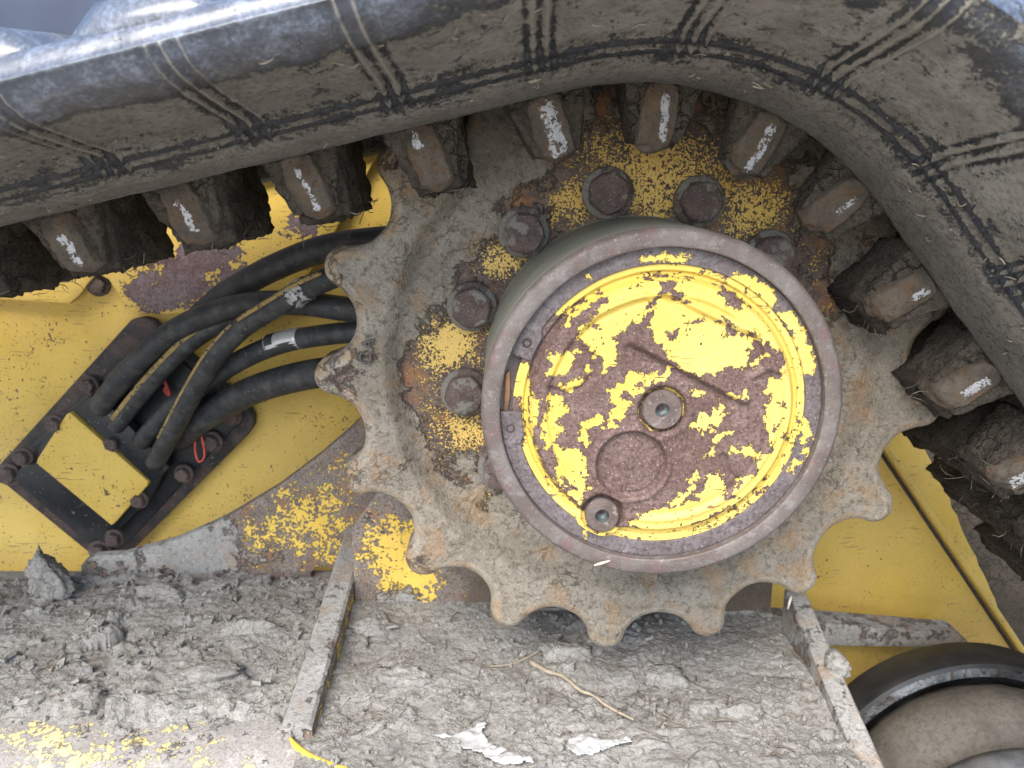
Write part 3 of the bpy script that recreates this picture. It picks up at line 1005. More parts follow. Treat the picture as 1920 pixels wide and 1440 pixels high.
def build_sprocket():
    rt, ct, root = 0.0157, 0.2345, 0.2175
    hp = math.pi / NT_
    lo, hi = 0.005, 0.06
    for _ in range(60):
        rr = (lo + hi) / 2
        cp = root + rr
        d = math.sqrt(ct * ct + cp * cp - 2 * ct * cp * math.cos(hp))
        if d > rt + rr:
            lo = rr
        else:
            hi = rr
    cp = root + rr
    pts, nrm = [], []
    for k in range(NT_):
        th = TH0 + k * 2 * hp
        Ct = ct * np.array([math.cos(th), math.sin(th)])
        th2 = th + hp
        Cp = cp * np.array([math.cos(th2), math.sin(th2)])
        Cm = cp * np.array([math.cos(th - hp), math.sin(th - hp)])
        a_m = math.atan2(*(Cm - Ct)[::-1])
        a_p = math.atan2(*(Cp - Ct)[::-1])
        if a_p < a_m:
            a_p += 2 * math.pi
        for a in np.linspace(a_m, a_p, 26, endpoint=False):
            n = np.array([math.cos(a), math.sin(a)])
            pts.append(Ct + rt * n)
            nrm.append(n)
        th_n = th + 2 * hp
        Cn = ct * np.array([math.cos(th_n), math.sin(th_n)])
        b0 = math.atan2(*(Ct - Cp)[::-1])
        b1 = math.atan2(*(Cn - Cp)[::-1])
        # go through the root: the direction from Cp to the axis
        while b1 > b0:
            b1 -= 2 * math.pi
        for b in np.linspace(b0, b1, 26, endpoint=False):
            n = np.array([math.cos(b), math.sin(b)])
            pts.append(Cp + rr * n)
            nrm.append(-n)
    pts, nrm = np.array(pts), np.array(nrm)
    n0 = len(pts)
    p3 = np.stack([pts[:, 0], np.zeros(n0), pts[:, 1]], -1)
    pts = pts + nrm * (fbm(p3, 38, 3, 0.5, 2) * 0.0017)[:, None]
    ang = np.arctan2(pts[:, 1], pts[:, 0])
    layers = []
    for d, y in ((0.004, 0.022), (0.0, 0.018), (0.0, 0.004), (0.0, -0.0060), (0.0005, -0.0090), (0.0018, -0.0118), (0.0038, -0.0138), (0.0062, -0.0150), (0.0090, -0.0156)):
        q = pts - nrm * d
        layers.append(np.stack([q[:, 0], np.full(n0, y), q[:, 1]], -1))
    q = pts - nrm * 0.0090
    rq = np.hypot(q[:, 0], q[:, 1])
    aq = np.unwrap(np.arctan2(q[:, 1], q[:, 0]))
    for t in np.linspace(0.12, 1, 9):
        rad = rq + (0.199 - rq) * t
        aa = aq + (np.unwrap(ang) - aq) * t
        layers.append(np.stack([rad * np.cos(aa), np.full(n0, -0.0158), rad * np.sin(aa)], -1))
    for rad in np.concatenate([np.arange(0.1965, 0.165, -0.0022), np.arange(0.165, 0.108, -0.003)]):
        y = -0.0158 + 0.0165 * sstep(0.1965, 0.179, rad)
        layers.append(np.stack([rad * np.cos(ang), np.full(n0, y), rad * np.sin(ang)], -1))
    nl = len(layers)
    P = np.stack(layers, 1)                       # [n0, nl, 3]
    V = P.reshape(-1, 3).copy()
    lay = np.tile(np.arange(nl), n0)
    r = np.hypot(V[:, 0], V[:, 2])
    paint = blobs(V, [(1130, 300, 90, .6), (1250, 290, 85, .6), (1050, 390, 60, .7), (1100, 385, 40, .35), (1230, 385, 70, .75), (1400, 400, 75, 1.0), (1340, 290, 70, .5), (1460, 380, 50, .35),
                      (930, 490, 55, .85), (965, 470, 40, .5), (870, 640, 55, .9), (825, 640, 60, .55), (800, 710, 60, .45), (885, 800, 40, .75), (830, 800, 60, .5), (860, 870, 60, .45), (930, 930, 50, .55),
                      (1100, 1035, 70, .3), (950, 1000, 60, .25), (1540, 500, 60, .45), (1565, 600, 60, .38), (1590, 470, 50, .3), (790, 590, 40, .35), (840, 490, 40, .3), (1180, 250, 80, .25)], -0.30)
    mud = blobs(V, [(830, 420, 120, .55), (760, 560, 70, .55), (900, 340, 80, .5), (1000, 320, 50, .2), (700, 900, 120, .25), (1620, 760, 130, .5), (1560, 900, 120, .6), (1400, 1080, 150, .6),
                    (1050, 1090, 150, .55), (900, 1010, 90, .4), (1640, 600, 80, .35), (1200, 320, 150, -.55), (1400, 400, 90, -.5), (870, 640, 80, -.45), (930, 490, 60, -.4), (860, 800, 70, -.3), (1550, 520, 90, -.15)], 0.42)
    mud = mud + 0.30 * sstep(0.17, 0.195, r) + 0.15 * np.exp(-((r - 0.187) / 0.006) ** 2)
    mud = mud - 0.25 * sstep(0.222, 0.238, r)
    front = (lay >= 4)
    lump = np.clip(fbm(V, 38, 4, 0.55, 7) + 0.15, 0, None) * sstep(0.3, 0.8, mud) * 0.0042 + np.abs(fbm(V, 150, 3, 0.6, 8)) * 0.0017 * sstep(0.2, 0.7, mud) + np.clip(fbm(V, 75, 4, 0.6, 18), 0, None) * 0.0035 * sstep(0.55, 1.0, mud) + fbm(V, 420, 2, 0.5, 9) * 0.0003
    V[:, 1] -= lump * front * np.where(lay >= 7, 1, 0.4)
    damp_shade = blobs(V, [(850, 300, 120, .6), (1000, 250, 120, .5), (1250, 220, 140, .5), (1450, 280, 110, .5), (1600, 450, 110, .45), (1650, 620, 90, .25), (760, 420, 60, .25)], -0.15)  # damp mud together with painted shade under the track
    me = mesh('toothed_disc', V, gridfaces(n0, nl, True), {'paint': paint, 'mud': mud, 'damp_shade': damp_shade, 'tip': np.where(lay < 3, 0.0, np.where(lay < 9, 0.75, 0.0)) + 0.42 * sstep(0.206, 0.226, r) * (lay >= 9)})
    part('toothed_disc', me, M['sprocket'], SPR)
    # back closing sheet
    Vb = np.concatenate([layers[0], np.stack([0.1 * np.cos(ang), np.full(n0, 0.022), 0.1 * np.sin(ang)], -1)])
    F = [[i, n0 + i, n0 + (i + 1) % n0, (i + 1) % n0] for i in range(n0)]
    part('disc_back', mesh('disc_back', Vb, F, {'paint': np.full(len(Vb), -0.3), 'mud': np.full(len(Vb), 0.7)}), M['sprocket'], SPR, smooth=False)


build_sprocket()


def bolt_meshes():
    prof = [(0.0, 0.0), (0.0195, 0.001), (0.0195, -0.0030), (0.0188, -0.0042), (0.0165, -0.0052), (0.0, -0.0052)]
    fl = lathe_mesh('washer', prof[::-1], 48, {'mud': 0.6})
    bm = bmesh.new()
    rings = []
    for rr, y, dome in ((0.0164, -0.004, 0), (0.0164, -0.0125, 0), (0.0158, -0.0143, 0.3), (0.0145, -0.0156, 1), (0.0090, -0.0163, 1), (0.003, -0.0165, 1)):
        ring = []
        for j in range(48):
            a = 2 * math.pi * j / 48
            m = (a + math.pi / 6) % (math.pi / 3) - math.pi / 6
            hexr = rr * math.cos(math.pi / 6) / math.cos(m)
            cirr = rr * 0.93
            hexr = hexr * 0.5 + rr * 0.94 * 0.5
            q = min(hexr, hexr * (1 - dome) + cirr * dome) if dome else hexr
            ring.append(bm.verts.new((q * math.cos(a), y, q * math.sin(a))))
        rings.append(ring)
    for a, b in zip(rings[:-1], rings[1:]):
        for j in range(48):
            k = (j + 1) % 48
            bm.faces.new((a[j], b[j], b[k], a[k]))
    bm.faces.new(rings[-1][::-1])
    bmesh.ops.recalc_face_normals(bm, faces=bm.faces)
    return bm_mesh('bolt_head', bm, {'mud': 0.40}), fl


HEX, WASH = bolt_meshes()
auto_smooth(HEX, 25)
for k in range(12):
    a = math.pi + 0.1697 - 2 * math.pi / 12 * k
    b = link('bolt', HEX, M['bolt'], SPR)
    b.parent = SPR
    b.location = Vector((0.1337 * math.cos(a), -0.0030, 0.1337 * math.sin(a))) - SPR.location
    b.rotation_euler = (0, random.uniform(0, 1.05), 0)
    wsh = link('washer', WASH, M['bolt'], b)

# letters cast into the rim
for ch, (px, py), ang in (('C', (686, 672), 80), ('A', (691, 645), 82)):
    cu = bpy.data.curves.new('letter', 'FONT')
    cu.body = ch
    cu.size = 0.0135
    cu.extrude = 0.0009
    cu.bevel_depth = 0.0004
    cu.align_x = 'CENTER'
    cu.align_y = 'CENTER'
    tmp = bpy.data.objects.new('letter', cu)
    COL.objects.link(tmp)
    bpy.context.view_layer.update()
    lm = bpy.data.meshes.new_from_object(tmp)
    bpy.data.objects.remove(tmp)
    for nme in ('paint', 'mud'):
        aa = lm.attributes.new(nme, 'FLOAT', 'POINT')
        aa.data.foreach_set('value', np.full(len(lm.vertices), -0.3 if nme == 'paint' else 0.55, np.float32))
    lm.materials.clear()
    lo = link('cast_letter', lm, M['letter'], SPR, smooth=False, label='letter %s cast into the sprocket rim' % ch)
    p = at(px, py, -0.0198)
    lo.location = Vector(p) - SPR.location
    lo.rotation_euler = (math.pi / 2, -R_(ang), 0)

# ================================================================== final drive hub
HUB = thing('final_drive_hub', 'round drum hub with chipped yellow cover bolted to the sprocket centre', 'wheel hub', (0, 0.0, -0.115))
part('drum', lathe_mesh('drum', [(0.1152, 0.004), (0.1152, -0.004), (0.1147, -0.0045), (0.1147, -0.040), (0.1147, -0.080), (0.1147, -0.1268), (0.1139, -0.1275), (0.1147, -0.1285), (0.1147, -0.1310)], 160), M['drum'], HUB)
part('rim', lathe_mesh('rim', [(0.1147, -0.1310), (0.1143, -0.1330), (0.1125, -0.1355), (0.1110, -0.1362), (0.1060, -0.1362), (0.1035, -0.1360), (0.1027, -0.1352), (0.1027, -0.1240), (0.0990, -0.1236), (0.08, -0.122)], 200, amp=0.00015), M['ring'], HUB)


def qpt(q, x, y):
    ox, oy = {1: (980, 470), 2: (1250, 470), 3: (980, 740), 4: (1250, 740)}[q]
    return ox + x * 280 / 1440, oy + y * 280 / 1440


# shapes of the paint that is left (1) and of the chips (0), traced off the photograph of the cover
CHIPS = [
 (1, [(1, [(320,600),(350,520),(450,420),(600,310),(800,210),(1000,150),(1200,110),(1388,108)]), (2, [(100,130),(300,150),(560,245),(700,320),(850,430),(1000,560),(1100,680),(1170,800),(1220,950),(1270,1100),(1300,1250),(1310,1388)]),
      (4, [(1300,250),(1220,450),(1150,600),(1050,750),(940,900),(800,1010),(680,1130),(560,1230),(300,1330),(0,1400)]), (3, [(1200,1425),(900,1390),(880,1330),(1000,1290),(1130,1300),(1020,1220),(1200,1150),(1290,1100),(1388,1080)]),
      (4, [(20,1080),(60,1100),(140,1060),(250,1030),(330,1010),(280,970),(350,930),(390,850),(380,810),(430,780),(530,780),(560,880),(550,950),(520,970),(570,1010),(580,1040),(660,1000),(640,920),(700,880),(720,840),(700,820),(740,790),(870,780),(870,700),(900,640),(930,570),(1010,540),(1040,480),(1000,400),(980,330),(960,260),(950,180),(960,100),(1000,60)]),
      (2, [(1000,1388),(950,1370),(1000,1260),(1060,1230),(1130,1210),(1110,1130),(1160,1080),(1140,1040),(1130,970),(1020,950),(1000,890),(870,860),(830,880),(830,930),(780,980),(770,1050),(790,1090),(850,1090),(900,1030),(970,990),(980,1005),(900,1060),(860,1110),(750,1130),(640,1100),(560,1130),(480,1180),(380,1170),(330,1190),(250,1150),(150,1120),(60,1070)]),
      (1, [(1388,1000),(1380,960),(1340,920),(1290,880),(1240,800),(1230,740),(1260,670),(1250,580),(1300,500),(1350,430),(1388,400),(1330,380),(1300,430),(1250,500),(1200,560),(1150,650),(1080,690),(1010,740),(920,790),(880,850),(870,920),(910,980),(920,1020),(900,1060),(900,1100),(850,1100),(800,1160),(780,1100),(780,1030),(740,1010),(700,1020),(690,970),(640,920),(580,870),(545,800),(550,730),(640,680),(660,640),(730,600),(720,550),(800,500),(840,450),(760,440),(650,530),(560,600),(450,680),(420,720),(440,650),(400,620),(340,660)])]),
 (1, [(1, [(250,990),(330,1000),(420,980),(480,1000),(520,930),(550,940),(540,980),(480,1040),(480,1090),(430,1150),(400,1200),(350,1180),(300,1190),(230,1190),(250,1130),(290,1100),(260,1040)])]),
 (1, [(1, [(370,1300),(460,1260),(500,1210),(590,1270),(560,1310),(500,1320),(470,1370),(430,1350),(380,1330)])]),
 (1, [(1, [(590,1110),(640,1100),(670,1150),(640,1210),(620,1160)])]),
 (1, [(1, [(790,1340),(870,1320),(960,1270),(1000,1230),(1020,1170),(1100,1180),(1160,1170),(1200,1210),(1260,1170),(1340,1200),(1390,1180),(1400,1110),(1440,1120),(1440,1190),(1380,1220),(1300,1260),(1190,1280),(1140,1260),(1110,1300),(1160,1340),(1060,1400),(1000,1370),(950,1390),(940,1440),(890,1440),(870,1390),(820,1370)])]),
 (1, [(3, [(890,-20),(940,-20),(960,60),(1080,60),(1000,110),(980,170),(940,230),(880,250),(890,320),(840,320),(810,260),(850,200),(830,180),(880,130),(840,80)])]),
 (1, [(3, [(80,50),(170,40),(150,150),(130,260),(90,290),(70,200)])]),
 (1, [(3, [(250,0),(380,20),(380,120),(440,150),(360,200),(330,250),(380,350),(310,400),(310,490),(430,520),(530,510),(560,590),(610,600),(600,700),(610,780),(570,810),(660,880),(590,930),(590,990),(540,1040),(450,960),(400,900),(370,830),(300,840),(350,800),(300,690),(350,670),(310,580),(290,490),(230,500),(200,400),(190,320),(220,220),(260,190)])]),
 (0, [(3, [(380,800),(440,810),(510,910),(450,930),(400,870)])]),
 (1, [(3, [(540,280),(680,240),(700,190),(790,240),(780,310),(690,300),(610,340),(600,390),(640,420),(630,480),(570,480),(540,400),(580,360),(570,310)])]),
 (1, [(4, [(230,300),(300,260),(320,180),(400,190),(450,150),(500,130),(520,100),(560,130),(520,190),(640,150),(540,230),(470,300),(420,290),(470,370),(400,330),(350,380),(330,320)])]),
 (1, [(4, [(370,580),(440,540),(420,490),(480,420),(540,350),(630,370),(540,410),(460,480),(440,580)])]),
 (1, [(4, [(80,1000),(200,950),(250,860),(200,830),(270,760),(320,690),(340,730),(290,790),(260,920),(200,990),(180,1040),(60,1060),(10,1020)])]),
 (1, [(4, [(600,560),(640,490),(700,540),(820,480),(830,560),(890,570),(900,620),(800,590),(700,560)])]),
 (1, [(2, [(230,1380),(310,1350),(350,1330),(360,1380),(280,1420),(240,1430)])]),
 (1, [(2, [(580,1370),(700,1400),(780,1350),(760,1400),(650,1420)])]),
 (1, [(2, [(1000,1250),(1120,1230),(1180,1100),(1220,1180),(1230,1300),(1240,1440),(980,1440),(1050,1390),(960,1360)])]),
 (1, [(3, [(0,0),(50,0),(60,180),(90,400),(130,560),(180,700),(250,820),(330,900),(430,1010),(520,1100),(550,1180),(520,1220),(430,1180),(330,1090),(220,990),(120,850),(60,720),(70,580),(30,430),(0,250)])]),
 (1, [(1, [(-60,1060),(70,1130),(60,1250),(70,1440),(-120,1440),(-140,1300)])]),
 (0, [(3, [(130,560),(160,600),(230,760),(330,900),(430,1020),(520,1110),(500,1130),(400,1050),(250,880),(170,740)])]),
 (0, [(2, [(460,310),(580,290),(640,370),(690,380),(690,450),(750,480),(820,500),(820,550),(730,500),(720,550),(660,570),(580,530),(560,460),(490,400),(550,390)])]),
 (0, [(2, [(120,210),(160,200),(300,230),(350,290),(270,280),(100,260)])]), (0, [(2, [(-60,290),(120,300),(100,370),(210,500),(150,510),(0,420),(-60,430)])]),
 (0, [(2, [(470,680),(550,630),(620,650),(600,690),(520,710)])]), (0, [(2, [(510,760),(600,720),(700,770),(680,810),(560,830)])]), (0, [(2, [(0,800),(100,760),(110,860),(30,880)])]),
 (0, [(2, [(180,690),(320,660),(400,690),(260,700)])]), (0, [(2, [(740,810),(830,760),(870,800),(780,860)])]), (0, [(2, [(150,770),(215,760),(205,815),(165,820)])]),
 (0, [(2, [(380,180),(580,240),(560,255),(400,220)])]), (0, [(2, [(800,380),(900,450),(980,530),(930,500),(820,410)])]),
 (0, [(1, [(440,560),(600,470),(620,490),(480,600)])]), (0, [(1, [(700,430),(740,390),(780,430),(700,450)])]), (0, [(1, [(350,650),(400,620),(440,640),(360,690)])]),
 (0, [(1, [(1190,240),(1260,220),(1420,260),(1300,270),(1190,290)])]), (0, [(1, [(960,630),(1000,620),(990,650)])]), (0, [(1, [(630,750),(760,710),(650,770)])]), (0, [(1, [(1060,350),(1140,325),(1150,340),(1080,360)])]),
 (0, [(4, [(1060,60),(1120,40),(1150,130),(1070,100)])]), (0, [(4, [(1020,350),(1050,290),(1110,240),(1120,260),(1060,350)])]), (0, [(4, [(1100,370),(1190,350),(1180,410),(1110,400)])]),
 (0, [(4, [(230,1250),(350,1200),(480,1150),(620,1060),(700,990),(640,1080),(500,1170),(400,1230),(260,1270)])]), (0, [(4, [(400,1270),(500,1220),(520,1260),(430,1290)])]),
]
RING_PAINT = [
 (1, [(1, [(1130,85),(1250,40),(1388,45)]), (2, [(0,40),(190,40),(210,80),(150,110),(0,95)]), (1, [(1380,100),(1150,100)])]),
 (1, [(2, [(600,240),(720,220),(850,260),(980,350),(1060,430),(1040,520),(1000,560),(850,420),(700,320)])]),
 (1, [(2, [(1080,610),(1200,580),(1270,660),(1310,760),(1380,930),(1420,1100),(1400,1210),(1310,1180),(1240,950),(1200,880),(1240,800),(1130,710)])]),
 (1, [(4, [(1300,240),(1360,260),(1400,430),(1320,450),(1280,380)])]), (1, [(4, [(1170,730),(1240,630),(1300,650),(1220,740)])]), (1, [(4, [(1300,560),(1370,480),(1350,580)])]),
 (1, [(1, [(600,240),(640,245),(625,262)])]), (1, [(3, [(590,1330),(640,1350),(610,1375)])]),
]


def chip_field(P, shapes, yplane, scale=0.0038):
    q = np.stack([P[:, 0], P[:, 2]], -1)
    sd = np.full(len(P), -0.02)
    for val, chunks in shapes:
        pl = []
        for quad, pts in chunks:
            for x, y in pts:
                px, py = qpt(quad, x, y)
                c = at(px, py, yplane)
                pl.append((c[0], c[2]))
        d = sdpoly(q, pl)
        sd = np.maximum(sd, d) if val else np.minimum(sd, -d)
    return np.clip(0.54 + sd / scale * 0.5, -0.12, 1.14)


YC = -0.1335
PLUG1, PLUG2, DISC = [at(*p, YC)[[0, 2]] for p in ((1242, 769), (1129, 966), (1184, 872))]


def cover_height(P2):
    """height of the casting above its flat face (towards the viewer)"""
    r = np.linalg.norm(P2, axis=1)
    h = np.zeros(len(P2))
    h -= 0.0080 * sstep(0.0810, 0.0868, r)
    h += 0.0028 * sstep(0.0868, 0.0885, r)
    def ridge(pts, hh, wd):
        nonlocal h
        pp = [at(*p, YC)[[0, 2]] for p in pts]
        d = np.minimum.reduce([segdist(P2, a, b) for a, b in zip(pp[:-1], pp[1:])])
        h = h + hh * np.exp(-(d / wd) ** 2)
    ridge([(1188, 640), (1290, 694), (1396, 750)], 0.0036, 0.0026)
    ridge([(1180, 652), (1285, 706), (1392, 762)], -0.0024, 0.0022)
    ridge([(1247, 545), (1349, 597), (1418, 626)], 0.0026, 0.0020)
    ridge([(1244, 556), (1345, 608), (1414, 637)], -0.0018, 0.0020)
    ridge([(1090, 610), (1120, 585), (1165, 566), (1208, 552), (1219, 562)], 0.0022, 0.0018)
    ridge([(1086, 618), (1092, 640), (1112, 658)], 0.0022, 0.0018)
    ridge([(1026, 728), (1060, 738), (1090, 728), (1108, 708)], -0.0022, 0.0018)
    ridge([(1356, 857), (1366, 886), (1384, 900)], -0.0026, 0.0022)
    ridge([(1412, 705), (1440, 690), (1468, 694)], 0.0022, 0.0020)
    # raised border inside the rim
    h += 0.0018 * np.exp(-((r - 0.0745) / 0.0020) ** 2)
    h -= 0.0014 * np.exp(-((r - 0.0710) / 0.0018) ** 2)
    for c, ro, dep in ((PLUG1, 0.0152, 0.0052), (PLUG2, 0.0140, 0.0052)):
        d = np.linalg.norm(P2 - c, axis=1)
        h = h * sstep(ro - 0.001, ro + 0.004, d) - dep * (1 - sstep(ro - 0.0016, ro + 0.0010, d)) + 0.0012 * np.exp(-((d - ro - 0.003) / 0.0022) ** 2)
    d = np.linalg.norm(P2 - DISC, axis=1)
    h = h - 0.0034 * (1 - sstep(0.0212, 0.0232, d)) + 0.0018 * np.exp(-((d - 0.0245) / 0.0018) ** 2) + 0.0007 * (1 - sstep(0.0185, 0.0205, d))
    return h


def build_cover():
    rr = np.concatenate([[0.0004], np.arange(0.0015, 0.0790, 0.0011), np.arange(0.0790, 0.0948, 0.00055)])
    th = np.linspace(0, 2 * np.pi, 420, endpoint=False)
    P2 = np.stack([rr[None] * np.cos(th)[:, None], rr[None] * np.sin(th)[:, None]], -1).reshape(-1, 2)
    h = cover_height(P2)
    V = np.stack([P2[:, 0], YC - h, P2[:, 1]], -1)
    V[:, 1] += fbm(V, 160, 3, 0.5, 4) * 0.00025
    paint = chip_field(V, CHIPS, YC)
    d1 = np.linalg.norm(P2 - DISC, axis=1)
    dust = np.where(d1 < 0.0225, 0.12, 0)
    paint = np.where(d1 < 0.0225, np.minimum(paint, 0.18), paint)
    rc_, an_ = np.linalg.norm(P2, axis=1), np.degrees(np.arctan2(P2[:, 1], P2[:, 0])) % 360
    gro_ = sstep(0.0835, 0.0858, rc_) * (1 - sstep(95, 110, an_) * (1 - sstep(190, 200, an_)))
    paint = np.maximum(paint, gro_ * np.where(an_ > 300, 0.58, 0.72))
    dp = np.linalg.norm(P2 - PLUG1, axis=1)
    paint = np.where((dp > 0.0120) & (dp < 0.0152), 0.42, paint)
    me = mesh('cover', V, gridfaces(len(th), len(rr), True), {'paint': paint, 'mud': np.full(len(V), -0.8)})
    part('cover', me, M['cover'], HUB, label='chipped yellow cover with purple brown rust showing through')


build_cover()


def build_snap_ring():
    e1, e2 = at(972, 668, -0.13)[[0, 2]], at(950, 772, -0.13)[[0, 2]]
    a1, a2 = math.atan2(e1[1], e1[0]), math.atan2(e2[1], e2[0]) % (2 * math.pi)
    # runs from a2 (lower end) round the right to a1 (upper end)
    th = np.linspace(a2 - 2 * math.pi, a1, 300)
    tl = np.minimum(th - th[0], th[-1] - th)
    rin = 0.0920 - 0.0034 * (1 - sstep(0.17, 0.24, tl))
    prof = [(0, -0.1240), (0, -0.1292), (0.06, -0.1299), (0.5, -0.1300), (0.94, -0.1300), (1, -0.1294), (1, -0.1240)]
    V = []
    for t, ri in zip(th, rin):
        for u, y in prof:
            r = ri + (0.1026 - ri) * u
            V.append((r * math.cos(t), y, r * math.sin(t)))
    n = len(prof)
    F = gridfaces(len(th), n, flip=True).tolist() + [list(range(n)), [(len(th) - 1) * n + i for i in range(n)][::-1]]
    V = np.array(V)
    paint = chip_field(V, RING_PAINT, -0.130)
    # finer sampling across for the paint that is left on the ring
    prof2 = [(0, -0.1240), (0, -0.1292)] + [(u, -0.1300) for u in np.linspace(0.05, 0.95, 12)] + [(1, -0.1294), (1, -0.1240)]
    th = np.linspace(a2 - 2 * math.pi, a1, 460)
    tl = np.minimum(th - th[0], th[-1] - th)
    rin = 0.0920 - 0.0034 * (1 - sstep(0.17, 0.24, tl))
    V = np.array([((ri + (0.1026 - ri) * u) * math.cos(t), y, (ri + (0.1026 - ri) * u) * math.sin(t)) for t, ri in zip(th, rin) for u, y in prof2])
    n = len(prof2)
    F = gridfaces(len(th), n, flip=True).tolist() + [list(range(n)), [(len(th) - 1) * n + i for i in range(n)][::-1]]
    me = auto_smooth(mesh('retaining_ring', V, F, {'paint': chip_field(V, RING_PAINT, -0.130), 'mud': np.full(len(V), -0.8)}))
    ro = part('retaining_ring', me, M['snap'], HUB, label='open retaining ring with two plier holes at its gap')
    for px, py in ((988, 643), (957, 803)):
        c = at(px, py, -0.1301)
        hm = lathe_mesh('plier_hole_disc', [(0.0030, -0.00005), (0.0026, -0.0006), (0.0021, -0.0006), (0.0018, 0.0002), (0.0, 0.0003)][::-1], 20)
        ho = link('plier_hole_disc', hm, M['recess_shade'], ro)  # shallow dark disc, the shade of the hole is in its colour
        ho.location = Vector(c)


M['snap'] = weathered('ring_paint', paint=(0.66, 0.475, 0.095), paint2=(0.60, 0.42, 0.075), rust=((0.10, 0.08, 0.078), (0.135, 0.115, 0.115), (0.06, 0.046, 0.044)),
                      ps=230, pgain=2.4, pfine=900, pfgain=0.9, rust_rough=0.62)
M['recess_shade'] = simple('painted_recess_shade', (0.03, 0.022, 0.02), (0.06, 0.045, 0.04), 0.8, 200)  # dark tone paints the shade inside the plier holes and seam gap
build_snap_ring()

for (c, ro, front) in ((PLUG1, 0.0128, 0.0012), (PLUG2, 0.0112, 0.0022)):
    prof = [(ro, 0.006), (ro, -front + 0.0012), (ro - 0.0010, -front), (0.0050, -front), (0.0044, -front + 0.0006)]
    pm = lathe_mesh('plug', [(r, y) for r, y in prof], 56, {'mud': -0.6})
    po = link('plug', pm, M['plugsteel'], HUB)
    po.parent = HUB
    po.location = Vector((c[0], YC, c[1])) - HUB.location
    sm = bm = None
    pr = [(0.0046, -front + 0.0004), (0.0042, 0.0040), (0.0022, 0.0052), (0.0, 0.0056)]
    link('socket', lathe_mesh('socket', pr, 12), M['hole'], po, smooth=False)
# bare metal seen in the gap of the ring
g = at(957, 735, -0.1275)
part('gap_metal', prism_mesh('gap_metal', [tuple(at(x, y, -0.1262)[[0, 2]]) for x, y in ((948, 700), (956, 694), (957, 740), (952, 771), (944, 769))], -0.1262, -0.120, 0.0006), M['copper'], HUB, label='strip of bare orange metal in the ring gap')

# ================================================================== undercarriage frame
FRAME = thing('undercarriage', 'dusty yellow undercarriage frame plates under the sprocket', 'machine frame', (-0.1, 0.05, -0.30))
XG = -0.264


def deckz(x, y):
    t = np.clip(-0.060 - y, 0, 0.088)
    drop = 0.09 - np.sqrt(0.09 ** 2 - t ** 2) + np.clip(-0.148 - y, 0, None) * 4
    left = 1 - sstep(-0.30, -0.245, x)
    return -0.289 - 0.001 * left - drop * left


def build_deck():
    xs = np.arange(-0.80, 0.172, 0.006)
    ys = np.concatenate([[-0.1552], np.arange(-0.155, -0.03, 0.004), np.arange(-0.03, 0.22, 0.012)])
    X, Y = np.meshgrid(xs, ys, indexing='ij')
    Z = deckz(X, Y)
    Z[:, 0] = -0.46            # front face of the frame, turned down
    V = np.stack([X, Y, Z], -1).reshape(-1, 3)
    paint = blobs(V, [(60, 1400, 80, .5), (160, 1430, 80, .5), (260, 1400, 70, .4), (340, 1420, 80, .45), (100, 1360, 60, .25), (450, 1440, 70, .25), (0, 1340, 50, .3)], -0.18)
    mud = blobs(V, [(420, 1370, 90, .2), (250, 1340, 100, .3)], 0.10)
    part('deck', mesh('deck', V, gridfaces(len(xs), len(ys)), {'paint': paint, 'mud': mud}), M['deck'], FRAME, label='rounded yellow deck plate, scraped and dusty')


build_deck()


def gusset(x, y0, z0, y1, z1, th, name='gusset'):
    """upright plate across the frame, its top edge rising from (y0,z0) to (y1,z1)"""
    n = 26
    ys = np.linspace(y0, y1, n)
    zt = np.linspace(z0, z1, n)
    bm = bmesh.new()
    sec = []
    b = 0.0025
    for y, z in zip(ys, zt):
        w_ = th / 2
        j = gnoise(np.array([[x * 40, y * 45, 3.3]]))[0] * 0.0012
        row = [(x - w_, z - 0.14), (x - w_, z - b), (x - w_ + b, z + j), (x, z + j * 1.3), (x + w_ - b, z + j), (x + w_, z - b), (x + w_, z - 0.01), (x + w_, z - 0.03), (x + w_, z - 0.06), (x + w_, z - 0.14)]
        sec.append([bm.verts.new((p, y, q)) for p, q in row])
    for a, c in zip(sec[:-1], sec[1:]):
        for i in range(len(a) - 1):
            bm.faces.new((a[i], a[i + 1], c[i + 1], c[i]))
    bm.faces.new(sec[0])
    bm.faces.new(sec[-1][::-1])
    bmesh.ops.recalc_face_normals(bm, faces=bm.faces)
    def topness(co):
        zz = np.interp(co[:, 1], ys, zt)
        return sstep(-0.006, -0.001, co[:, 2] - zz)
    me = bm_mesh(name, bm, {'paint': lambda c: -0.35 + 0.65 * (1 - topness(c)), 'mud': lambda c: 0.12 + 0.75 * topness(c)})
    return auto_smooth(me, 30)


part('gusset', gusset(XG, -0.078, -0.2735, 0.25, -0.2195, 0.024), M['plate'], FRAME, label='long dusty gusset plate left of the sprocket')
part('gusset', gusset(0.178, -0.135, -0.296, 0.075, -0.2385, 0.019), M['plate'], FRAME, label='short dusty gusset plate right of the sprocket')

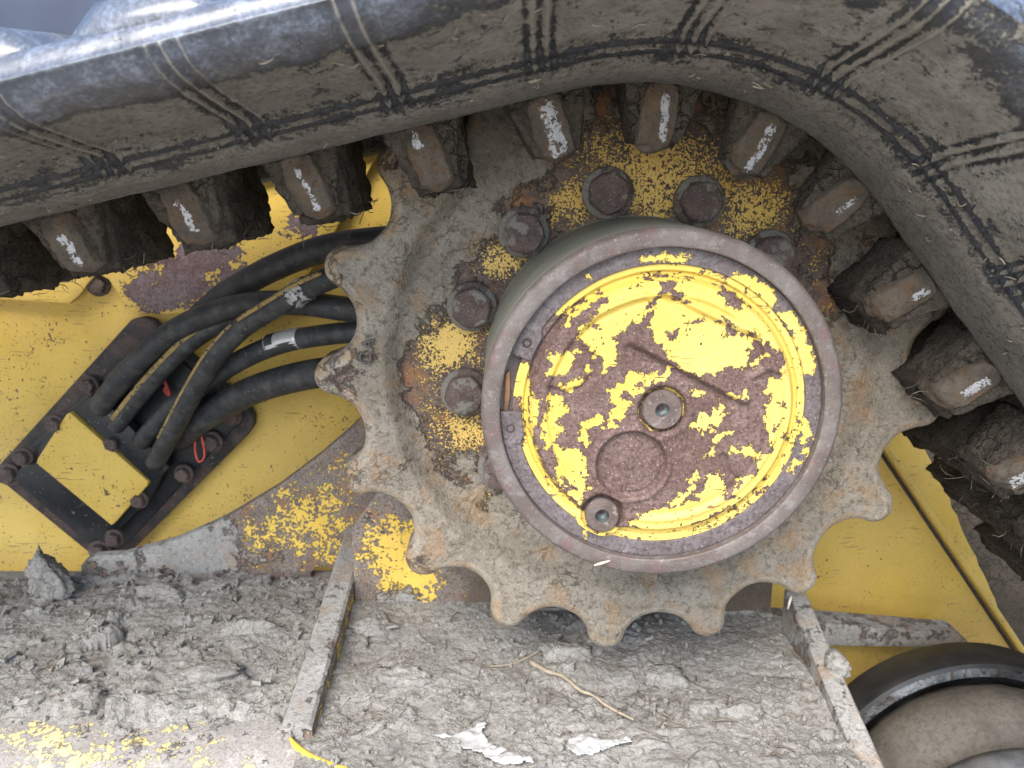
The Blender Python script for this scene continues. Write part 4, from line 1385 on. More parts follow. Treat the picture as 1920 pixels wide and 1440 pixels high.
# rusted side plate with a swept top edge
arc = [(150, 1062), (160, 1050), (175, 1043), (230, 1040), (330, 1012), (420, 972), (520, 912), (600, 852), (660, 800), (700, 760), (735, 740), (735, 1100), (640, 1100), (632, 1072), (612, 1064), (592, 1066), (583, 1076), (586, 1090), (600, 1105), (150, 1105)]
pl = [tuple(at(x, y, 0.188)[[0, 2]]) for x, y in arc]
part('side_plate', prism_mesh('side_plate', pl, 0.188, 0.200, 0.003, 2, {
    'paint': lambda c: blobs(c, [(620, 960, 100, .55), (560, 940, 60, .3), (510, 985, 60, .35), (450, 1000, 40, .3), (610, 1040, 70, .4), (490, 1035, 45, .32), (650, 880, 50, .3)], -0.28),
    'mud': lambda c: blobs(c, [(200, 1045, 60, .6), (300, 1045, 120, .7), (420, 1030, 90, .45), (360, 1010, 60, .35), (520, 1060, 60, .3)], -0.1)}, cut=0.012), M['plate'], FRAME, label='rusted plate with a swept top edge behind the sprocket')
# back plate that carries the drive, seen through the gaps under the teeth
pts = [(-0.252, -0.30), (-0.252, -0.19), (-0.20, -0.12), (-0.1, -0.05), (0.1, -0.05), (0.20, -0.12), (0.168, -0.20), (0.168, -0.30)]
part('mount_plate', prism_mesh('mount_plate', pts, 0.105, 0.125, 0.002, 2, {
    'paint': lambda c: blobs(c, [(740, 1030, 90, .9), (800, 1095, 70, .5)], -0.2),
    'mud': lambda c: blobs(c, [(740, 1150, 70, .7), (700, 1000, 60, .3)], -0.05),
    'damp_shade': lambda c: blobs(c, [(930, 1120, 80, 1.2), (1100, 1170, 120, 1.4), (1300, 1170, 120, 1.4), (1430, 1150, 80, 1.1)], -0.2)}, cut=0.015), M['plate'], FRAME, label='yellow and rust mounting plate behind the sprocket')  # last mask paints the shadowed void under the teeth
# motor case behind the disc
part('motor_case', lathe_mesh('motor_case', [(0.0, 0.024), (0.135, 0.024), (0.14, 0.03), (0.14, 0.104)][::-1], 64, {'paint': -0.3, 'mud': 0.3}), M['plate'], FRAME)
# rounded plate edge with bare yellow paint at the bottom left
part('plate_edge', tube_mesh('plate_edge', [atz(x, y, -0.2835) for x, y in ((544, 1384), (556, 1400), (580, 1418), (612, 1433), (650, 1446))], [0.0012, 0.0024, 0.0028, 0.003, 0.003], 10), M['edge_yellow'], FRAME, label='curved strip of bare bright yellow paint')

# grey bar behind the roller
part('rear_bar', prism_mesh('rear_bar', [tuple(at(x, y, 0.2)[[0, 2]]) for x, y in ((1380, 1160), (1535, 1168), (1800, 1190), (1818, 1206), (1800, 1216), (1535, 1212), (1380, 1210))], 0.2, 0.23, 0.003, 2, {'paint': -0.35, 'mud': 0.7}), M['plate'], FRAME)

# ================================================================== machine body
BODY = thing('machine_body', 'yellow painted machine side panels behind the track', 'machine body', (0, 0.3, -0.45))


def flat_panel(name, x0, x1, z0, z1, y, step, paint, mud, mat, label=None, bend=None):
    xs = np.arange(x0, x1 + step, step)
    zs = np.arange(z0, z1 + step, step)
    X, Z = np.meshgrid(xs, zs, indexing='ij')
    Y = np.full(X.shape, y) if bend is None else y + bend(X, Z)
    V = np.stack([X, Y, Z], -1).reshape(-1, 3)
    F = gridfaces(len(xs), len(zs))
    me = mesh(name, V, F, {'paint': paint(V) if callable(paint) else np.full(len(V), paint), 'mud': mud(V) if callable(mud) else np.full(len(V), mud)})
    o = part(name, me, mat, BODY, label=label)
    sol = o.modifiers.new('thick', 'SOLIDIFY')
    sol.thickness = 0.006
    sol.offset = -1
    return o


flat_panel('side_panel', -1.1, 0.34, -0.70, 0.30, 0.285, 0.02, 1.05, -0.16, M['panel'], 'large flat yellow side panel')
# upper plate with rust patches, lapped over the side panel
up = [(-60, 560), (0, 562), (130, 570), (150, 552), (166, 530), (176, 519), (190, 517), (203, 524), (222, 552), (243, 580), (262, 588), (310, 590), (500, 588), (560, 545), (630, 430), (705, 295), (720, 250), (400, 180), (-60, 300)]
part('upper_plate', prism_mesh('upper_plate', [tuple(at(x, y, 0.272)[[0, 2]]) for x, y in up], 0.272, 0.2785, 0.0015, 2, {
    'paint': lambda c: 1.1 + blobs(c, [(320, 515, 62, -.95), (385, 470, 45, -.6), (270, 565, 45, -.75), (235, 545, 26, -.5), (445, 455, 45, -.45), (560, 430, 36, -.62), (600, 400, 30, -.5), (480, 545, 60, -.4), (410, 540, 45, -.5), (350, 560, 40, -.4)], 0.0),
    'mud': -0.12}, cut=0.012), M['panel'], BODY, label='upper yellow plate with purple rust patches')
# right hand panel with its folded seam; its free edge runs down to the lower right
rp = [(1300, 760), (1560, 700), (1700, 765)]
for i in range(41):
    t_ = i / 40
    rp.append((1722 + 288 * t_ + random.uniform(-2.5, 2.5), 812 + 622 * t_))
rp += [(2010, 1800), (1300, 1800)]
part('seamed_panel', prism_mesh('seamed_panel', [tuple(at(x, y, 0.272)[[0, 2]]) for x, y in rp], 0.272, 0.280, 0.001, 1, {
    'paint': 1.05, 'mud': lambda c: blobs(c, [(1620, 1080, 60, .12), (1700, 1050, 30, .15)], -0.06)}, cut=0.02), M['panel'], BODY, label='yellow panel with a folded seam right of the sprocket')
part('void_sheet', prism_mesh('void_sheet', [(0.30, -0.8), (0.30, 0.2), (1.1, 0.2), (1.1, -0.8)], 0.36, 0.37, 0.001, 1), M['mud_shaded'], BODY, label='dark sheet standing in for the shaded void and muddy lugs on the right')  # added dark sheet in place of the shaded void and muddy lugs
p, q = [np.array(at(x, y, 0.272)[[0, 2]]) for x, y in ((1640, 820), (1925, 1245))]
e = (q - p) / np.linalg.norm(q - p)
nn = np.array([-e[1], e[0]])
part('seam_lip', prism_mesh('seam_lip', [tuple(v) for v in (p - nn * 0.001, q - nn * 0.001, q + nn * 0.0075, p + nn * 0.0075)], 0.262, 0.272, 0.0035, 3, {'paint': 1.05, 'mud': -0.35}), M['panel'], BODY, label='rolled lip along the panel seam')
part('seam_gap_strip', prism_mesh('seam_gap_strip', [tuple(v) for v in (p - nn * 0.0062, q - nn * 0.0062, q - nn * 0.0022, p - nn * 0.0022)], 0.2685, 0.272, 0.0005, 1), M['recess_shade'], BODY, label='dark strip painting the shaded gap beside the panel seam')  # solid dark strip, paints the shade of the gap
# dark panel above
dk = [(-900, 620), (-200, 520), (300, 392), (500, 340), (760, 275), (1000, 215), (1300, 160), (2400, 160), (2400, -600), (-900, -600)]
part('dark_panel', prism_mesh('dark_panel', [tuple(at(x, y, 0.262)[[0, 2]]) for x, y in dk], 0.262, 0.2705, 0.002), M['dark_panel'], BODY, label='dark blue panel above the yellow plates')


def hex_bolt(parent, px, py, y, r, h, mat, label=None, rot=0.3, washer=True):
    bm = bmesh.new()
    rings = []
    for rr, yy in ((r, 0), (r, -h * 0.85), (r * 0.88, -h), (r * 0.3, -h * 1.03)):
        rings.append([bm.verts.new((rr * math.cos(rot + i * math.pi / 3), yy, rr * math.sin(rot + i * math.pi / 3))) for i in range(6)])
    for a, b in zip(rings[:-1], rings[1:]):
        for i in range(6):
            bm.faces.new((a[i], b[i], b[(i + 1) % 6], a[(i + 1) % 6]))
    bm.faces.new(rings[-1][::-1])
    if washer:
        c = [[bm.verts.new((rr * math.cos(i * math.pi / 10), yy, rr * math.sin(i * math.pi / 10))) for i in range(20)] for rr, yy in ((r * 1.3, 0.002), (r * 1.3, -0.0022), (r * 0.7, -0.0024))]
        for a, b in zip(c[:-1], c[1:]):
            for i in range(20):
                bm.faces.new((a[i], b[i], b[(i + 1) % 20], a[(i + 1) % 20]))
    bmesh.ops.recalc_face_normals(bm, faces=bm.faces)
    me = bm_mesh('bolt', bm, {'mud': 0.05})
    o = link('bolt', me, mat, parent, smooth=False)
    o.location = Vector(at(px, py, y)) - (parent.location if parent.type == 'EMPTY' else Vector((0, 0, 0)))
    return o


hex_bolt(BODY, 185, 533, 0.284, 0.0105, 0.009, M['bolt'], rot=0.1)

# ================================================================== hose manifold
MAN = thing('hose_manifold', 'black hose bulkhead with a yellow cap on a rusted flange', 'hose manifold', tuple(at(190, 1045, 0.27)))


def poly(px, y):
    return [tuple(at(a, b, y)[[0, 2]]) for a, b in px]


fl = [(245, 600), (262, 596), (280, 600), (300, 615), (465, 765), (475, 782), (474, 800), (462, 818), (245, 1035), (215, 1050), (180, 1048), (5, 905), (-6, 890), (-2, 872)]
part('flange', prism_mesh('flange', poly(fl, 0.266), 0.266, 0.279, 0.002), M['rustedge'], MAN)
bk = [(262, 640), (300, 640), (440, 770), (446, 795), (235, 1022), (200, 1036), (176, 1028), (14, 893), (20, 870)]
part('backing_plate', prism_mesh('backing_plate', poly(bk, 0.262), 0.262, 0.268, 0.0015), M['black'], MAN)
ch = [(24, 900), (40, 872), (132, 772), (172, 738), (312, 880), (286, 930), (206, 1012), (190, 1018)]
part('clamp_block', prism_mesh('clamp_block', poly(ch, 0.246), 0.246, 0.264, 0.003), M['black'], MAN)
br = [(138, 768), (168, 742), (186, 742), (318, 876), (302, 895), (280, 902)]
part('hose_bar', prism_mesh('hose_bar', poly(br, 0.234), 0.234, 0.248, 0.0025), M['black'], MAN)
cp_ = [(131, 774), (278, 903), (276, 911), (214, 982), (208, 985), (68, 869), (70, 860), (124, 777)]
part('cap_plate', prism_mesh('cap_plate', poly(cp_, 0.238), 0.238, 0.2475, 0.0015, 2, {'paint': 1.0, 'mud': lambda c: blobs(c, [(205, 920, 32, .30), (170, 870, 30, .15)], -0.02)}, cut=0.012), M['panel'], MAN, label='yellow cap plate spotted with mud')
for px, py, y, r in ((18, 889, 0.258, 0.0105), (45, 856, 0.244, 0.0085), (104, 795, 0.243, 0.0085), (168, 722, 0.256, 0.0085), (213, 830, 0.238, 0.0080), (262, 936, 0.244, 0.0080), (215, 1008, 0.246, 0.0085), (188, 1032, 0.260, 0.0105), (345, 887, 0.256, 0.0085), (398, 828, 0.254, 0.0095), (436, 780, 0.258, 0.0085)):
    hex_bolt(MAN, px, py, y, r, 0.010, M['bolt'], rot=random.uniform(0, 1))
# red cord loops
part('red_cord', tube_mesh('red_cord', [at(x, y, 0.238) for x, y in ((372, 800), (366, 825), (367, 852), (374, 866), (383, 856), (381, 832), (374, 806))], 0.0012, 6), M['red'], MAN, label='small red cord loop hanging below the hoses')
part('red_cord', tube_mesh('red_cord', [at(x, y, 0.246) for x, y in ((303, 712), (312, 722), (309, 732), (318, 742), (314, 728), (306, 708))], 0.0018, 6), M['red'], MAN, label='red cord knot between the hoses')


def z4(x, y):
    return 160 + x * 600 / 1838, 430 + y * 470 / 1440


def hose(label, pts, r, name='hydraulic_hose'):
    """pts: (zoom x, zoom y, depth)"""
    P = [at(*z4(a, b), y) for a, b, y in pts]
    base = thing(name, label, 'hose', tuple(P[-1]), 'black hydraulic hoses behind the sprocket')
    tm = tube_mesh('tube', P, r, 20, sub=8)
    part('tube', tm, M['hose'], base)
    return base, np.array(P)


h1, P1 = hose('thick upper black hose arching highest behind the sprocket teeth', [(2000, 60, 0.13), (1740, 62, 0.15), (1400, 105, 0.17), (1150, 190, 0.19), (930, 300, 0.21), (760, 410, 0.235), (600, 560, 0.25), (470, 700, 0.252), (330, 900, 0.25)], 0.0135)
h2, P2_ = hose('long black hose bending down to the top corner of the bulkhead', [(1900, 480, 0.12), (1560, 465, 0.15), (1250, 425, 0.165), (1000, 425, 0.18), (800, 460, 0.19), (600, 535, 0.20), (430, 640, 0.205), (270, 790, 0.21), (160, 920, 0.22), (80, 1020, 0.236)], 0.0122)
h3, P3 = hose('black hose with a tan stripe, second from the bulkhead top', [(1100, 440, 0.19), (900, 490, 0.20), (740, 560, 0.205), (580, 670, 0.208), (430, 820, 0.214), (300, 970, 0.222), (175, 1130, 0.236)], 0.0098)
h4, P4 = hose('front black hose crossing over the others with a torn label', [(1700, 190, 0.10), (1480, 250, 0.11), (1260, 345, 0.125), (1080, 450, 0.14), (900, 565, 0.155), (770, 700, 0.165), (670, 850, 0.178), (580, 1010, 0.192), (490, 1180, 0.21), (400, 1340, 0.236)], 0.0108)
h5, P5 = hose('black hose with a silver label band near the sprocket', [(1900, 590, 0.13), (1560, 590, 0.15), (1250, 625, 0.165), (1050, 680, 0.18), (860, 770, 0.195), (680, 890, 0.205), (500, 1020, 0.216), (320, 1220, 0.236)], 0.0106)
h6, P6 = hose('lowest and thickest black hose running to the sprocket', [(1700, 790, 0.12), (1380, 820, 0.15), (1150, 865, 0.17), (950, 930, 0.19), (780, 1020, 0.21), (640, 1110, 0.228), (540, 1200, 0.246)], 0.0150)


def band(P_from, P_to, r, name, mat, parent, ext=0.0007, seg=24):
    me = tube_mesh(name, [P_from, (np.asarray(P_from) + np.asarray(P_to)) / 2, P_to], r + ext, seg, sub=4)
    return part(name, me, mat, parent)


bnd = at(*z4(1060, 666), 0.1795), at(*z4(1150, 640), 0.1725), at(*z4(1240, 624), 0.1660)
part('silver_label', tube_mesh('silver_label', bnd, 0.0112, 24, sub=5), M['foil'], h5)
bnd2 = at(*z4(1064, 664), 0.1793), at(*z4(1110, 651), 0.1757)
part('printed_patch', tube_mesh('printed_patch', [bnd2[0] + np.array([0, -0.0012, 0.0012]), (bnd2[0] + bnd2[1]) / 2 + np.array([0, -0.0012, 0.0012]), bnd2[1] + np.array([0, -0.0012, 0.0012])], 0.0102, 24, sub=4), M['labelink'], h5)
# torn label on the front hose
wr = [at(*z4(a, b), y) for a, b, y in ((1190, 392, 0.130), (1230, 362, 0.1275), (1280, 336, 0.1245))]
tm = tube_mesh('torn_label', wr, 0.0122, 22, sub=6)
co = np.array([v.co[:] for v in tm.vertices])
co = co + (fbm(co, 160, 3, 0.6, 3) * 0.0035)[:, None] * np.array([0.5, -1, 0.7])
for v, c in zip(tm.vertices, co):
    v.co = c
part('torn_label', tm, M['wrap'], h4, smooth=False)
# tan stripes on two hoses
def stripe(P, i0, i1, off, r, parent):
    Q = catmull(P, 6)[i0:i1] + np.asarray(off)
    part('tan_stripe', tube_mesh('tan_stripe', Q, r, 8, sub=1), M['tan'], parent)
stripe(P3, 6, 36, (-0.0050, -0.0062, 0.0032), 0.0034, h3)
stripe(P4, 8, 24, (-0.0055, -0.0072, 0.0056), 0.0025, h4)
stripe(P4, 24, 50, (-0.0078, -0.0056, 0.0038), 0.0020, h4)

# ================================================================== roller at the lower right
rc = at(1800, 1204, 0.15)
RR = 0.165
RC = (rc[0] + 0.005, rc[2] - RR)
ROL = thing('track_roller', 'black tyred track roller with a polished steel rim and muddy hub', 'track roller', (RC[0], 0.1, RC[1] - RR))


def ring_part(name, prof, mat, parent, amp=0.0, attrs=None, label=None):
    me = lathe_mesh(name, prof, 128, attrs, amp, 60)
    o = link(name, me, mat, parent, label=label)
    o.location = Vector((RC[0], 0, RC[1])) - parent.location
    return o


ring_part('tyre', [(RR - 0.05, 0.158), (RR - 0.004, 0.156), (RR, 0.150), (RR, 0.118), (RR - 0.002, 0.113), (RR - 0.006, 0.111)][::-1], M['roller_rubber'], ROL)
ring_part('steel_rim', [(RR - 0.006, 0.111), (RR - 0.014, 0.108), (RR - 0.020, 0.112), (RR - 0.028, 0.120), (RR - 0.05, 0.122)][::-1], M['roller_steel'], ROL)
ring_part('muddy_hub', [(RR - 0.06, 0.13), (RR - 0.030, 0.118), (RR - 0.018, 0.100), (RR - 0.013, 0.085), (RR - 0.015, 0.066), (RR - 0.023, 0.052), (RR - 0.040, 0.044), (RR - 0.07, 0.040)][::-1], M['roller_mud'], ROL, 0.004)
ring_part('end_cap', [(RR - 0.075, 0.05), (RR - 0.046, 0.040), (RR - 0.034, 0.022), (RR - 0.034, 0.002), (RR - 0.042, -0.008), (RR - 0.06, -0.012), (0.03, -0.012), (0.026, -0.016), (0.0, -0.016)][::-1], M['roller_blue'], ROL)

# ================================================================== mud on the deck
def mud_h(x, y):
    """thickness of the packed mud above the deck plate"""
    p3 = np.stack([x, y, np.zeros_like(x)], -1)
    wx = x + fbm(p3, 22, 3, 0.5, 1) * 0.022
    wy = y + fbm(p3, 22, 3, 0.5, 2) * 0.022
    left = 1 - sstep(XG - 0.006, XG + 0.006, x)
    kk = np.where(left > 0.5, 1.0, 0.5)
    h = fbm(p3, 9, 3, 0.5, 3) * 0.009 + (fbm(p3, 34, 4, 0.55, 14) * 0.0050 + np.abs(fbm(p3, 60, 4, 0.6, 6)) * 0.0050) * kk
    plates = sstep(-0.05, 0.22, fbm(p3, 11, 3, 0.5, 15)) * np.where(left > 0.5, 1.0, 0.4)
    for size, am, til, sd in ((0.046, 0.0065, 0.13, 1), (0.021, 0.0028, 0.14, 2), (0.010, 0.0012, 0.12, 3)):
        bid, ox, oy, f1, f2 = cells2(wx * 1.0, wy * 1.35, size, sd)
        g = _G[bid]
        hh = g[:, 2] * am + (g[:, 0] * ox + g[:, 1] * oy) * til
        cr = 1 - sstep(0.0, 0.10, f2 - f1)
        h = h + plates * (hh - cr * am * 0.5 * (g[:, 0] > -0.2))
    h = h + fbm(p3, 160, 4, 0.65, 16) * 0.0022 + fbm(p3, 420, 2, 0.5, 7) * 0.0007
    # thickness by place
    edge = fbm(p3, 16, 4, 0.6, 9) * 0.022
    base_l = 0.011 - 0.030 * sstep(-0.035, -0.085, y + edge) * 1.0
    base_l = 0.009 - 0.034 * sstep(0.030, 0.090, -(y + edge)) - 0.003 * sstep(0.10, 0.18, y)
    base_m = 0.007 + 0.012 * sstep(0.03, 0.10, y) * sstep(-0.05, -0.16, x) 
    return h + base_l * left + base_m * (1 - left)


def build_mud():
    xs = np.arange(-0.74, 0.1685, 0.0017)
    ys = np.arange(-0.152, 0.188, 0.0017)
    X, Y = np.meshgrid(xs, ys, indexing='ij')
    x, y = X.ravel(), Y.ravel()
    z = deckz(x, y) + mud_h(x, y)
    z = np.where(y > 0.105, np.where(x > XG, deckz(x, y) + 0.02, z), z)
    me = mesh('packed_mud', np.stack([x, y, z], -1), gridfaces(len(xs), len(ys)))
    o = link('packed_mud', me, M['mud'], None)
    tag(o, 'grey dried mud packed over the frame deck', 'mud', None, 'stuff')


build_mud()


def ground_at(x, y):
    return float(deckz(np.array([x]), np.array([y]))[0] + mud_h(np.array([x]), np.array([y]))[0])


class Bag:
    def __init__(s):
        s.V, s.F, s.n = [], [], 0

    def add(s, V, F):
        s.V.append(np.asarray(V, float))
        s.F += [[i + s.n for i in f] for f in F]
        s.n += len(V)

    def mesh(s, name):
        return mesh(name, np.concatenate(s.V), s.F)


def rot_rand(rs, tilt):
    a = rs.uniform(0, 2 * math.pi)
    t = rs.normal(0, tilt)
    b = rs.uniform(0, 2 * math.pi)
    return np.array((Matrix.Rotation(b, 3, 'Z') @ Matrix.Rotation(t, 3, 'X') @ Matrix.Rotation(a, 3, 'Z')))


def flake(rs, c, size, tilt, th):
    n = rs.integers(6, 10)
    a = np.sort(rs.uniform(0, 2 * math.pi, n))
    r = size * rs.uniform(0.55, 1.1, n)
    el = rs.uniform(0.45, 1.0)
    top = np.stack([r * np.cos(a), el * r * np.sin(a), np.full(n, th / 2) + rs.normal(0, th * 0.3, n)], -1)
    bot = top * np.array([1.02, 1.02, 1]) - np.array([0, 0, th])
    mid = np.array([[0, 0, th * 0.7], [0, 0, -th * 0.6]])
    V = np.concatenate([top, bot, mid]) @ rot_rand(rs, tilt).T + c
    F = []
    for i in range(n):
        j = (i + 1) % n
        F += [[i, j, 2 * n], [j, i, n + i, n + j], [n + j, n + i, 2 * n + 1]]
    return V, F


def stalk(rs, c, L, r, tilt):
    d = rot_rand(rs, tilt) @ np.array([1.0, 0, 0])
    up = np.cross(d, [0.3, 0.2, 0.9])
    up /= np.linalg.norm(up)
    sd = np.cross(d, up)
    bend = rs.normal(0, 0.18) * L
    pts = [c + d * L * (t - 0.5) + (up * bend * 0.4 + sd * bend) * (1 - (2 * t - 1) ** 2) for t in (0, 0.35, 0.7, 1)]
    V, F = [], []
    for i, p in enumerate(pts):
        rr = r * (1, 1, 0.85, 0.5)[i]
        for k in range(4):
            a = k * math.pi / 2
            V.append(p + rr * (math.cos(a) * up + math.sin(a) * sd))
    for i in range(3):
        for k in range(4):
            l = (k + 1) % 4
            F.append([i * 4 + k, i * 4 + l, i * 4 + 4 + l, i * 4 + 4 + k])
    return np.array(V), F


def scatter():
    rs = np.random.default_rng(5)
    fb, cb, sb = Bag(), Bag(), Bag()
    n = 2600
    xs = rs.uniform(-0.72, 0.165, n)
    ys = rs.uniform(-0.15, 0.185, n)
    dz, hh = deckz(xs, ys), mud_h(xs, ys)
    for x, y, z0, h in zip(xs, ys, dz, hh):
        if h < -0.002 or (x > XG and y > 0.10) or abs(x - XG) < 0.018:
            continue
        left = x < XG
        q = rs.random()
        z = z0 + h
        if q < (0.24 if left else 0.12):
            sz = rs.gamma(2.0, 0.0026) + 0.0015
            fb.add(*flake(rs, np.array([x, y, z + sz * 0.16]), min(sz, 0.010), 0.26, 0.0014 + sz * 0.12))
        elif q < 0.86:
            sz = min(0.0006 + rs.gamma(1.5, 0.0008), 0.0030)
            V = ICO1[0] * sz * rs.uniform(0.6, 1.25, 3) * (1 + 0.32 * rs.normal(size=(len(ICO1[0]), 1)).clip(-1.5, 1.5))
            cb.add(V + np.array([x, y, z + sz * 0.3]), ICO1[1])
        else:
            sb.add(*stalk(rs, np.array([x, y, z + 0.0016]), rs.uniform(0.006, 0.030), rs.uniform(0.0003, 0.0009), 0.18))
    tag(link('mud_flakes', fb.mesh('mud_flakes'), M['mud'], None, smooth=False), 'loose flakes of dried grey mud on the frame deck', 'mud flakes', None, 'stuff')
    tag(link('mud_crumbs', cb.mesh('mud_crumbs'), M['mud'], None, smooth=False), 'small crumbs of dried mud on the frame deck', 'mud crumbs', None, 'stuff')
    tag(link('straw_bits', sb.mesh('straw_bits'), M['root'], None), 'bits of dry straw and root in the mud', 'straw', None, 'stuff')
    # straw and crumbs stuck to the side wall of the track
    tb, pb = Bag(), Bag()
    for _ in range(1300):
        s = rs.uniform(-0.42, 0.40)
        i = rs.uniform(0.105, 0.250)
        if fbm(np.array([[s, i, 0.0]]), 18, 3, 0.6, 31)[0] < 0.12:
            continue
        rho = np.interp(i, -SECT[6:32, 1], SECT[6:32, 0])
        p = tpos([s], [rho], -i)[0] + np.array([0, -0.0012, 0.0])
        n_ = tpath([s])[0][0]
        p = p - 0.0008 * np.array([n_[0], 0, n_[1]])
        if rs.random() < 0.33:
            L = rs.uniform(0.002, 0.008)
            t_ = tpath([s])[1][0]
            V, F = stalk(rs, np.zeros(3), L, rs.uniform(0.0002, 0.00055), 0.2)
            # lay it on the wall: x along the run, y up the wall
            e1 = np.array([t_[0], 0, t_[1]])
            e2 = np.array([n_[0] * 0.25, -0.96, n_[1] * 0.25])
            e3 = np.cross(e1, e2)
            tb.add(V @ np.stack([e1, e2, e3]) + p, F)
        else:
            sz = min(0.0003 + rs.gamma(1.4, 0.0003), 0.0013)
            pb.add(ICO1[0] * sz * rs.uniform(0.6, 1.2, 3) + p, ICO1[1])
    o = link('straw_bits', tb.mesh('track_straw'), M['straw'], TRACK)
    local(TRACK, o)
    o['kind'] = 'stuff'
    o = link('mud_crumbs', pb.mesh('track_crumbs'), M['roller_mud'], TRACK)
    local(TRACK, o)
    o['kind'] = 'stuff'
    # root fibres hanging from the packed lugs
    fbg = Bag()
    for k in range(-6, 8):
        s0 = S_K + PIT * k
        for _ in range(26 if (s0 < -0.03 or s0 > 0.3) else 7):
            s = s0 + rs.uniform(-0.018, 0.026)
            y = rs.uniform(-0.07, 0.05)
            rho = rs.uniform(0.166, 0.182)
            c = tpos([s], [rho], y)[0]
            n_ = tpath([s])[0][0]
            L = rs.uniform(0.006, 0.018)
            V, F = stalk(rs, np.zeros(3), L, rs.uniform(0.0002, 0.0005), 1.2)
            fbg.add(V + c - 0.3 * L * np.array([n_[0], 0, n_[1]]), F)
    o = link('root_fibres', fbg.mesh('root_fibres'), M['root'], TRACK)
    local(TRACK, o)
    o['kind'] = 'stuff'


scatter()


# ---- larger clods, twigs and scraps that can be told apart
def on_mud(px, py, lift=0.0):
    """point of the mud surface seen at a photo pixel"""
    z = -0.268
    for _ in range(12):
        p = atz(px, py, z)
        z = 0.5 * z + 0.5 * ground_at(p[0], p[1])
    p = atz(px, py, z)
    return np.array([p[0], p[1], ground_at(p[0], p[1]) + lift])


def clod(px, py, size, seed, label, lift=-0.1, rough=0.5, mat='mud'):
    c = on_mud(px, py)
    me = clod_mesh('mud_clod', (0, 0, 0), size, seed, 4, rough)
    o = link('mud_clod', me, M[mat], None, label=label, cat='mud clod', group='clods of dried mud on the frame deck')
    o.location = (c[0], c[1], c[2] + size[2] * lift)
    return o


c = on_mud(95, 1110)
tm = clod_mesh('mud_clod', (0, 0, 0), (0.027, 0.016, 0.026), 4.2, 4, 0.5)
co = np.array([v.co[:] for v in tm.vertices])
k = sstep(-0.015, 0.035, co[:, 2])
co[:, 0] = co[:, 0] * (1 - 0.45 * k) - 0.008 * k
co[:, 2] += 0.011 * k * (0.6 + 0.9 * fbm(co * np.array([1, 1, 0.15]), 240, 2, 0.6, 1))
co = co + fbm(co, 170, 3, 0.6, 5)[:, None] * 0.0022
for v, q in zip(tm.vertices, co):
    v.co = q
o = link('mud_clod', tm, M['mud'], None, label='tall pointed clod of grey mud standing at the far left', cat='mud clod', group='clods of dried mud on the frame deck')
o.location = (c[0], c[1], c[2] + 0.012)
clod(398, 1262, (0.030, 0.018, 0.010), 1.3, 'broad cracked slab of mud left of the long gusset')
clod(470, 1180, (0.026, 0.012, 0.012), 2.1, 'narrow ridge of mud leaning against the long gusset')
clod(215, 1165, (0.009, 0.006, 0.014), 3.7, 'smooth upright mud chip below the pointed clod')
clod(300, 1110, (0.030, 0.015, 0.012), 5.5, 'wide crusty clod beneath the rusted side plate')
clod(160, 1300, (0.018, 0.012, 0.008), 6.4, 'flat mud clod near the scraped yellow deck')
clod(66, 1148, (0.010, 0.009, 0.008), 7.9, 'small round clod left of the upright mud chip')
clod(760, 1275, (0.028, 0.016, 0.014), 8.2, 'big broken clod right of the long gusset')
clod(700, 1170, (0.024, 0.015, 0.012), 9.6, 'clod under the yellow mounting plate')
clod(1060, 1225, (0.024, 0.014, 0.010), 10.3, 'dark clod just under the lowest sprocket tooth')
clod(1250, 1275, (0.020, 0.015, 0.011), 11.8, 'lumpy clod in front of the lower right teeth')
clod(1325, 1335, (0.016, 0.012, 0.011), 12.4, 'round clod left of the short gusset')
clod(1390, 1335, (0.017, 0.012, 0.010), 13.7, 'cracked clod nearest to the short gusset')
clod(1215, 1395, (0.017, 0.010, 0.004), 14.9, 'thin flat mud chip right of the torn paper')
# clod stuck on the right gusset
gp = at(1575, 1262, -0.005)
o = link('mud_clod', clod_mesh('mud_clod', (0, 0, 0), (0.011, 0.013, 0.013), 15.5, 4, 0.4), M['mud'], None, label='knobbly mud lump stuck on the short gusset edge', cat='mud clod', group='clods of dried mud on the frame deck')
o.location = (0.186, -0.012, -0.262)


def twig(label, px, r, mat, cat='twig', name='twig'):
    P = [on_mud(x, y, (r if np.ndim(r) == 0 else r[0]) * 1.2 + 0.001) for x, y in px]
    o = link(name, tube_mesh(name, [q for q in P], r, 8, sub=5), M[mat], None, label=label, cat=cat)
    return o


twig('long pale straw with a frayed end lying across the mud', [(995, 1249), (1025, 1266), (1055, 1276), (1088, 1302), (1112, 1312), (1140, 1333), (1188, 1358)], [0.0026, 0.0018, 0.0015, 0.0016, 0.0011, 0.0014, 0.0008], 'straw', 'straw', 'straw_stalk')
twig('thin curved root lying above the long straw', [(918, 1252), (950, 1250), (985, 1238), (1018, 1220)], [0.0006, 0.001, 0.001, 0.0006], 'straw', 'root', 'root_strand')
twig('short grey twig below the torn paper scraps', [(1195, 1300), (1225, 1330), (1262, 1352)], 0.0009, 'root', 'twig')
twig('short straw lying left of the pointed clod chips', [(95, 1262), (108, 1245), (122, 1228)], 0.0012, 'straw', 'straw', 'straw_stalk')


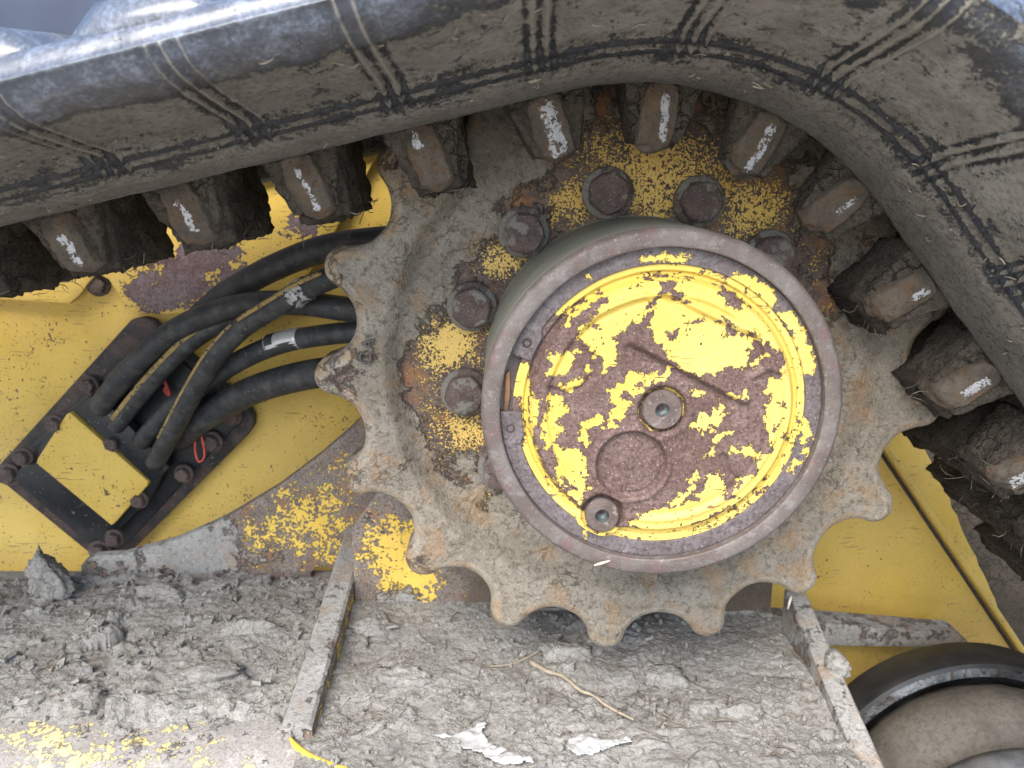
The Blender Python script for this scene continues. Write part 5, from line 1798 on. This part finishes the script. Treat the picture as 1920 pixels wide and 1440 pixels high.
def paper(label, outline, seed):
    """thin torn scrap lying crumpled on the mud"""
    P = np.array([on_mud(x, y) for x, y in outline])
    c2 = P[:, :2]
    x0, y0 = c2.min(0)
    x1, y1 = c2.max(0)
    st = 0.0012
    xs, ys = np.arange(x0, x1 + st, st), np.arange(y0, y1 + st, st)
    X, Y = np.meshgrid(xs, ys, indexing='ij')
    Q = np.stack([X.ravel(), Y.ravel()], -1)
    p3 = np.stack([Q[:, 0], Q[:, 1], np.zeros(len(Q))], -1)
    ins = sdpoly(Q, c2) + fbm(p3, 180, 2, 0.6, seed) * 0.0016 > 0
    g = float(np.median(P[:, 2]))
    zz = np.maximum(deckz(Q[:, 0], Q[:, 1]) + mud_h(Q[:, 0], Q[:, 1]), g - 0.002) + 0.003 + 0.0045 * np.abs(fbm(p3, 42, 3, 0.5, seed + 1)) + 0.003 * np.clip(fbm(p3, 90, 2, 0.5, seed + 4), 0, None)
    V = np.concatenate([np.stack([Q[:, 0], Q[:, 1], zz], -1)])
    F = gridfaces(len(xs), len(ys))
    F = F[ins[F].all(1)]
    me = mesh('paper_scrap', V, F)
    bm = bmesh.new()
    bm.from_mesh(me)
    bmesh.ops.delete(bm, geom=[v for v in bm.verts if not v.link_faces], context='VERTS')
    bm.to_mesh(me)
    bm.free()
    o = link('paper_scrap', me, M['paper'], None, label=label, cat='paper scrap', group='torn pale scraps on the mud')
    sol = o.modifiers.new('thick', 'SOLIDIFY')
    sol.thickness = 0.0007
    return o


paper('large torn white scrap with a pointed tip on the mud', [(806, 1382), (850, 1384), (885, 1368), (912, 1352), (914, 1372), (905, 1378), (925, 1402), (985, 1420), (1005, 1440), (930, 1440), (880, 1412), (830, 1396)], 1)
paper('smaller torn white scrap right of the pointed one', [(1060, 1398), (1088, 1380), (1110, 1378), (1130, 1392), (1175, 1386), (1190, 1398), (1150, 1408), (1120, 1420), (1080, 1424), (1062, 1412)], 2)


def loose_straw(label, pts, y, r):
    P = [at(a, b, y + d) for a, b, d in pts]
    link('straw_stalk', tube_mesh('straw_stalk', P, r, 6, sub=4), M['straw_pale'], None, label=label, cat='straw')


M['straw_pale'] = simple('pale_straw', (0.42, 0.37, 0.29), (0.55, 0.5, 0.42), 0.85, 200)
loose_straw('short white straw end under the lower right tooth', [(1484, 1118, 0), (1480, 1130, -0.002), (1477, 1142, 0)], 0.0, [0.0010, 0.0012, 0.0008])
loose_straw('white sliver stuck on the lower hub rim', [(1114, 1060, 0), (1128, 1056, -0.001), (1145, 1051, 0)], -0.1366, [0.0006, 0.0011, 0.0005])
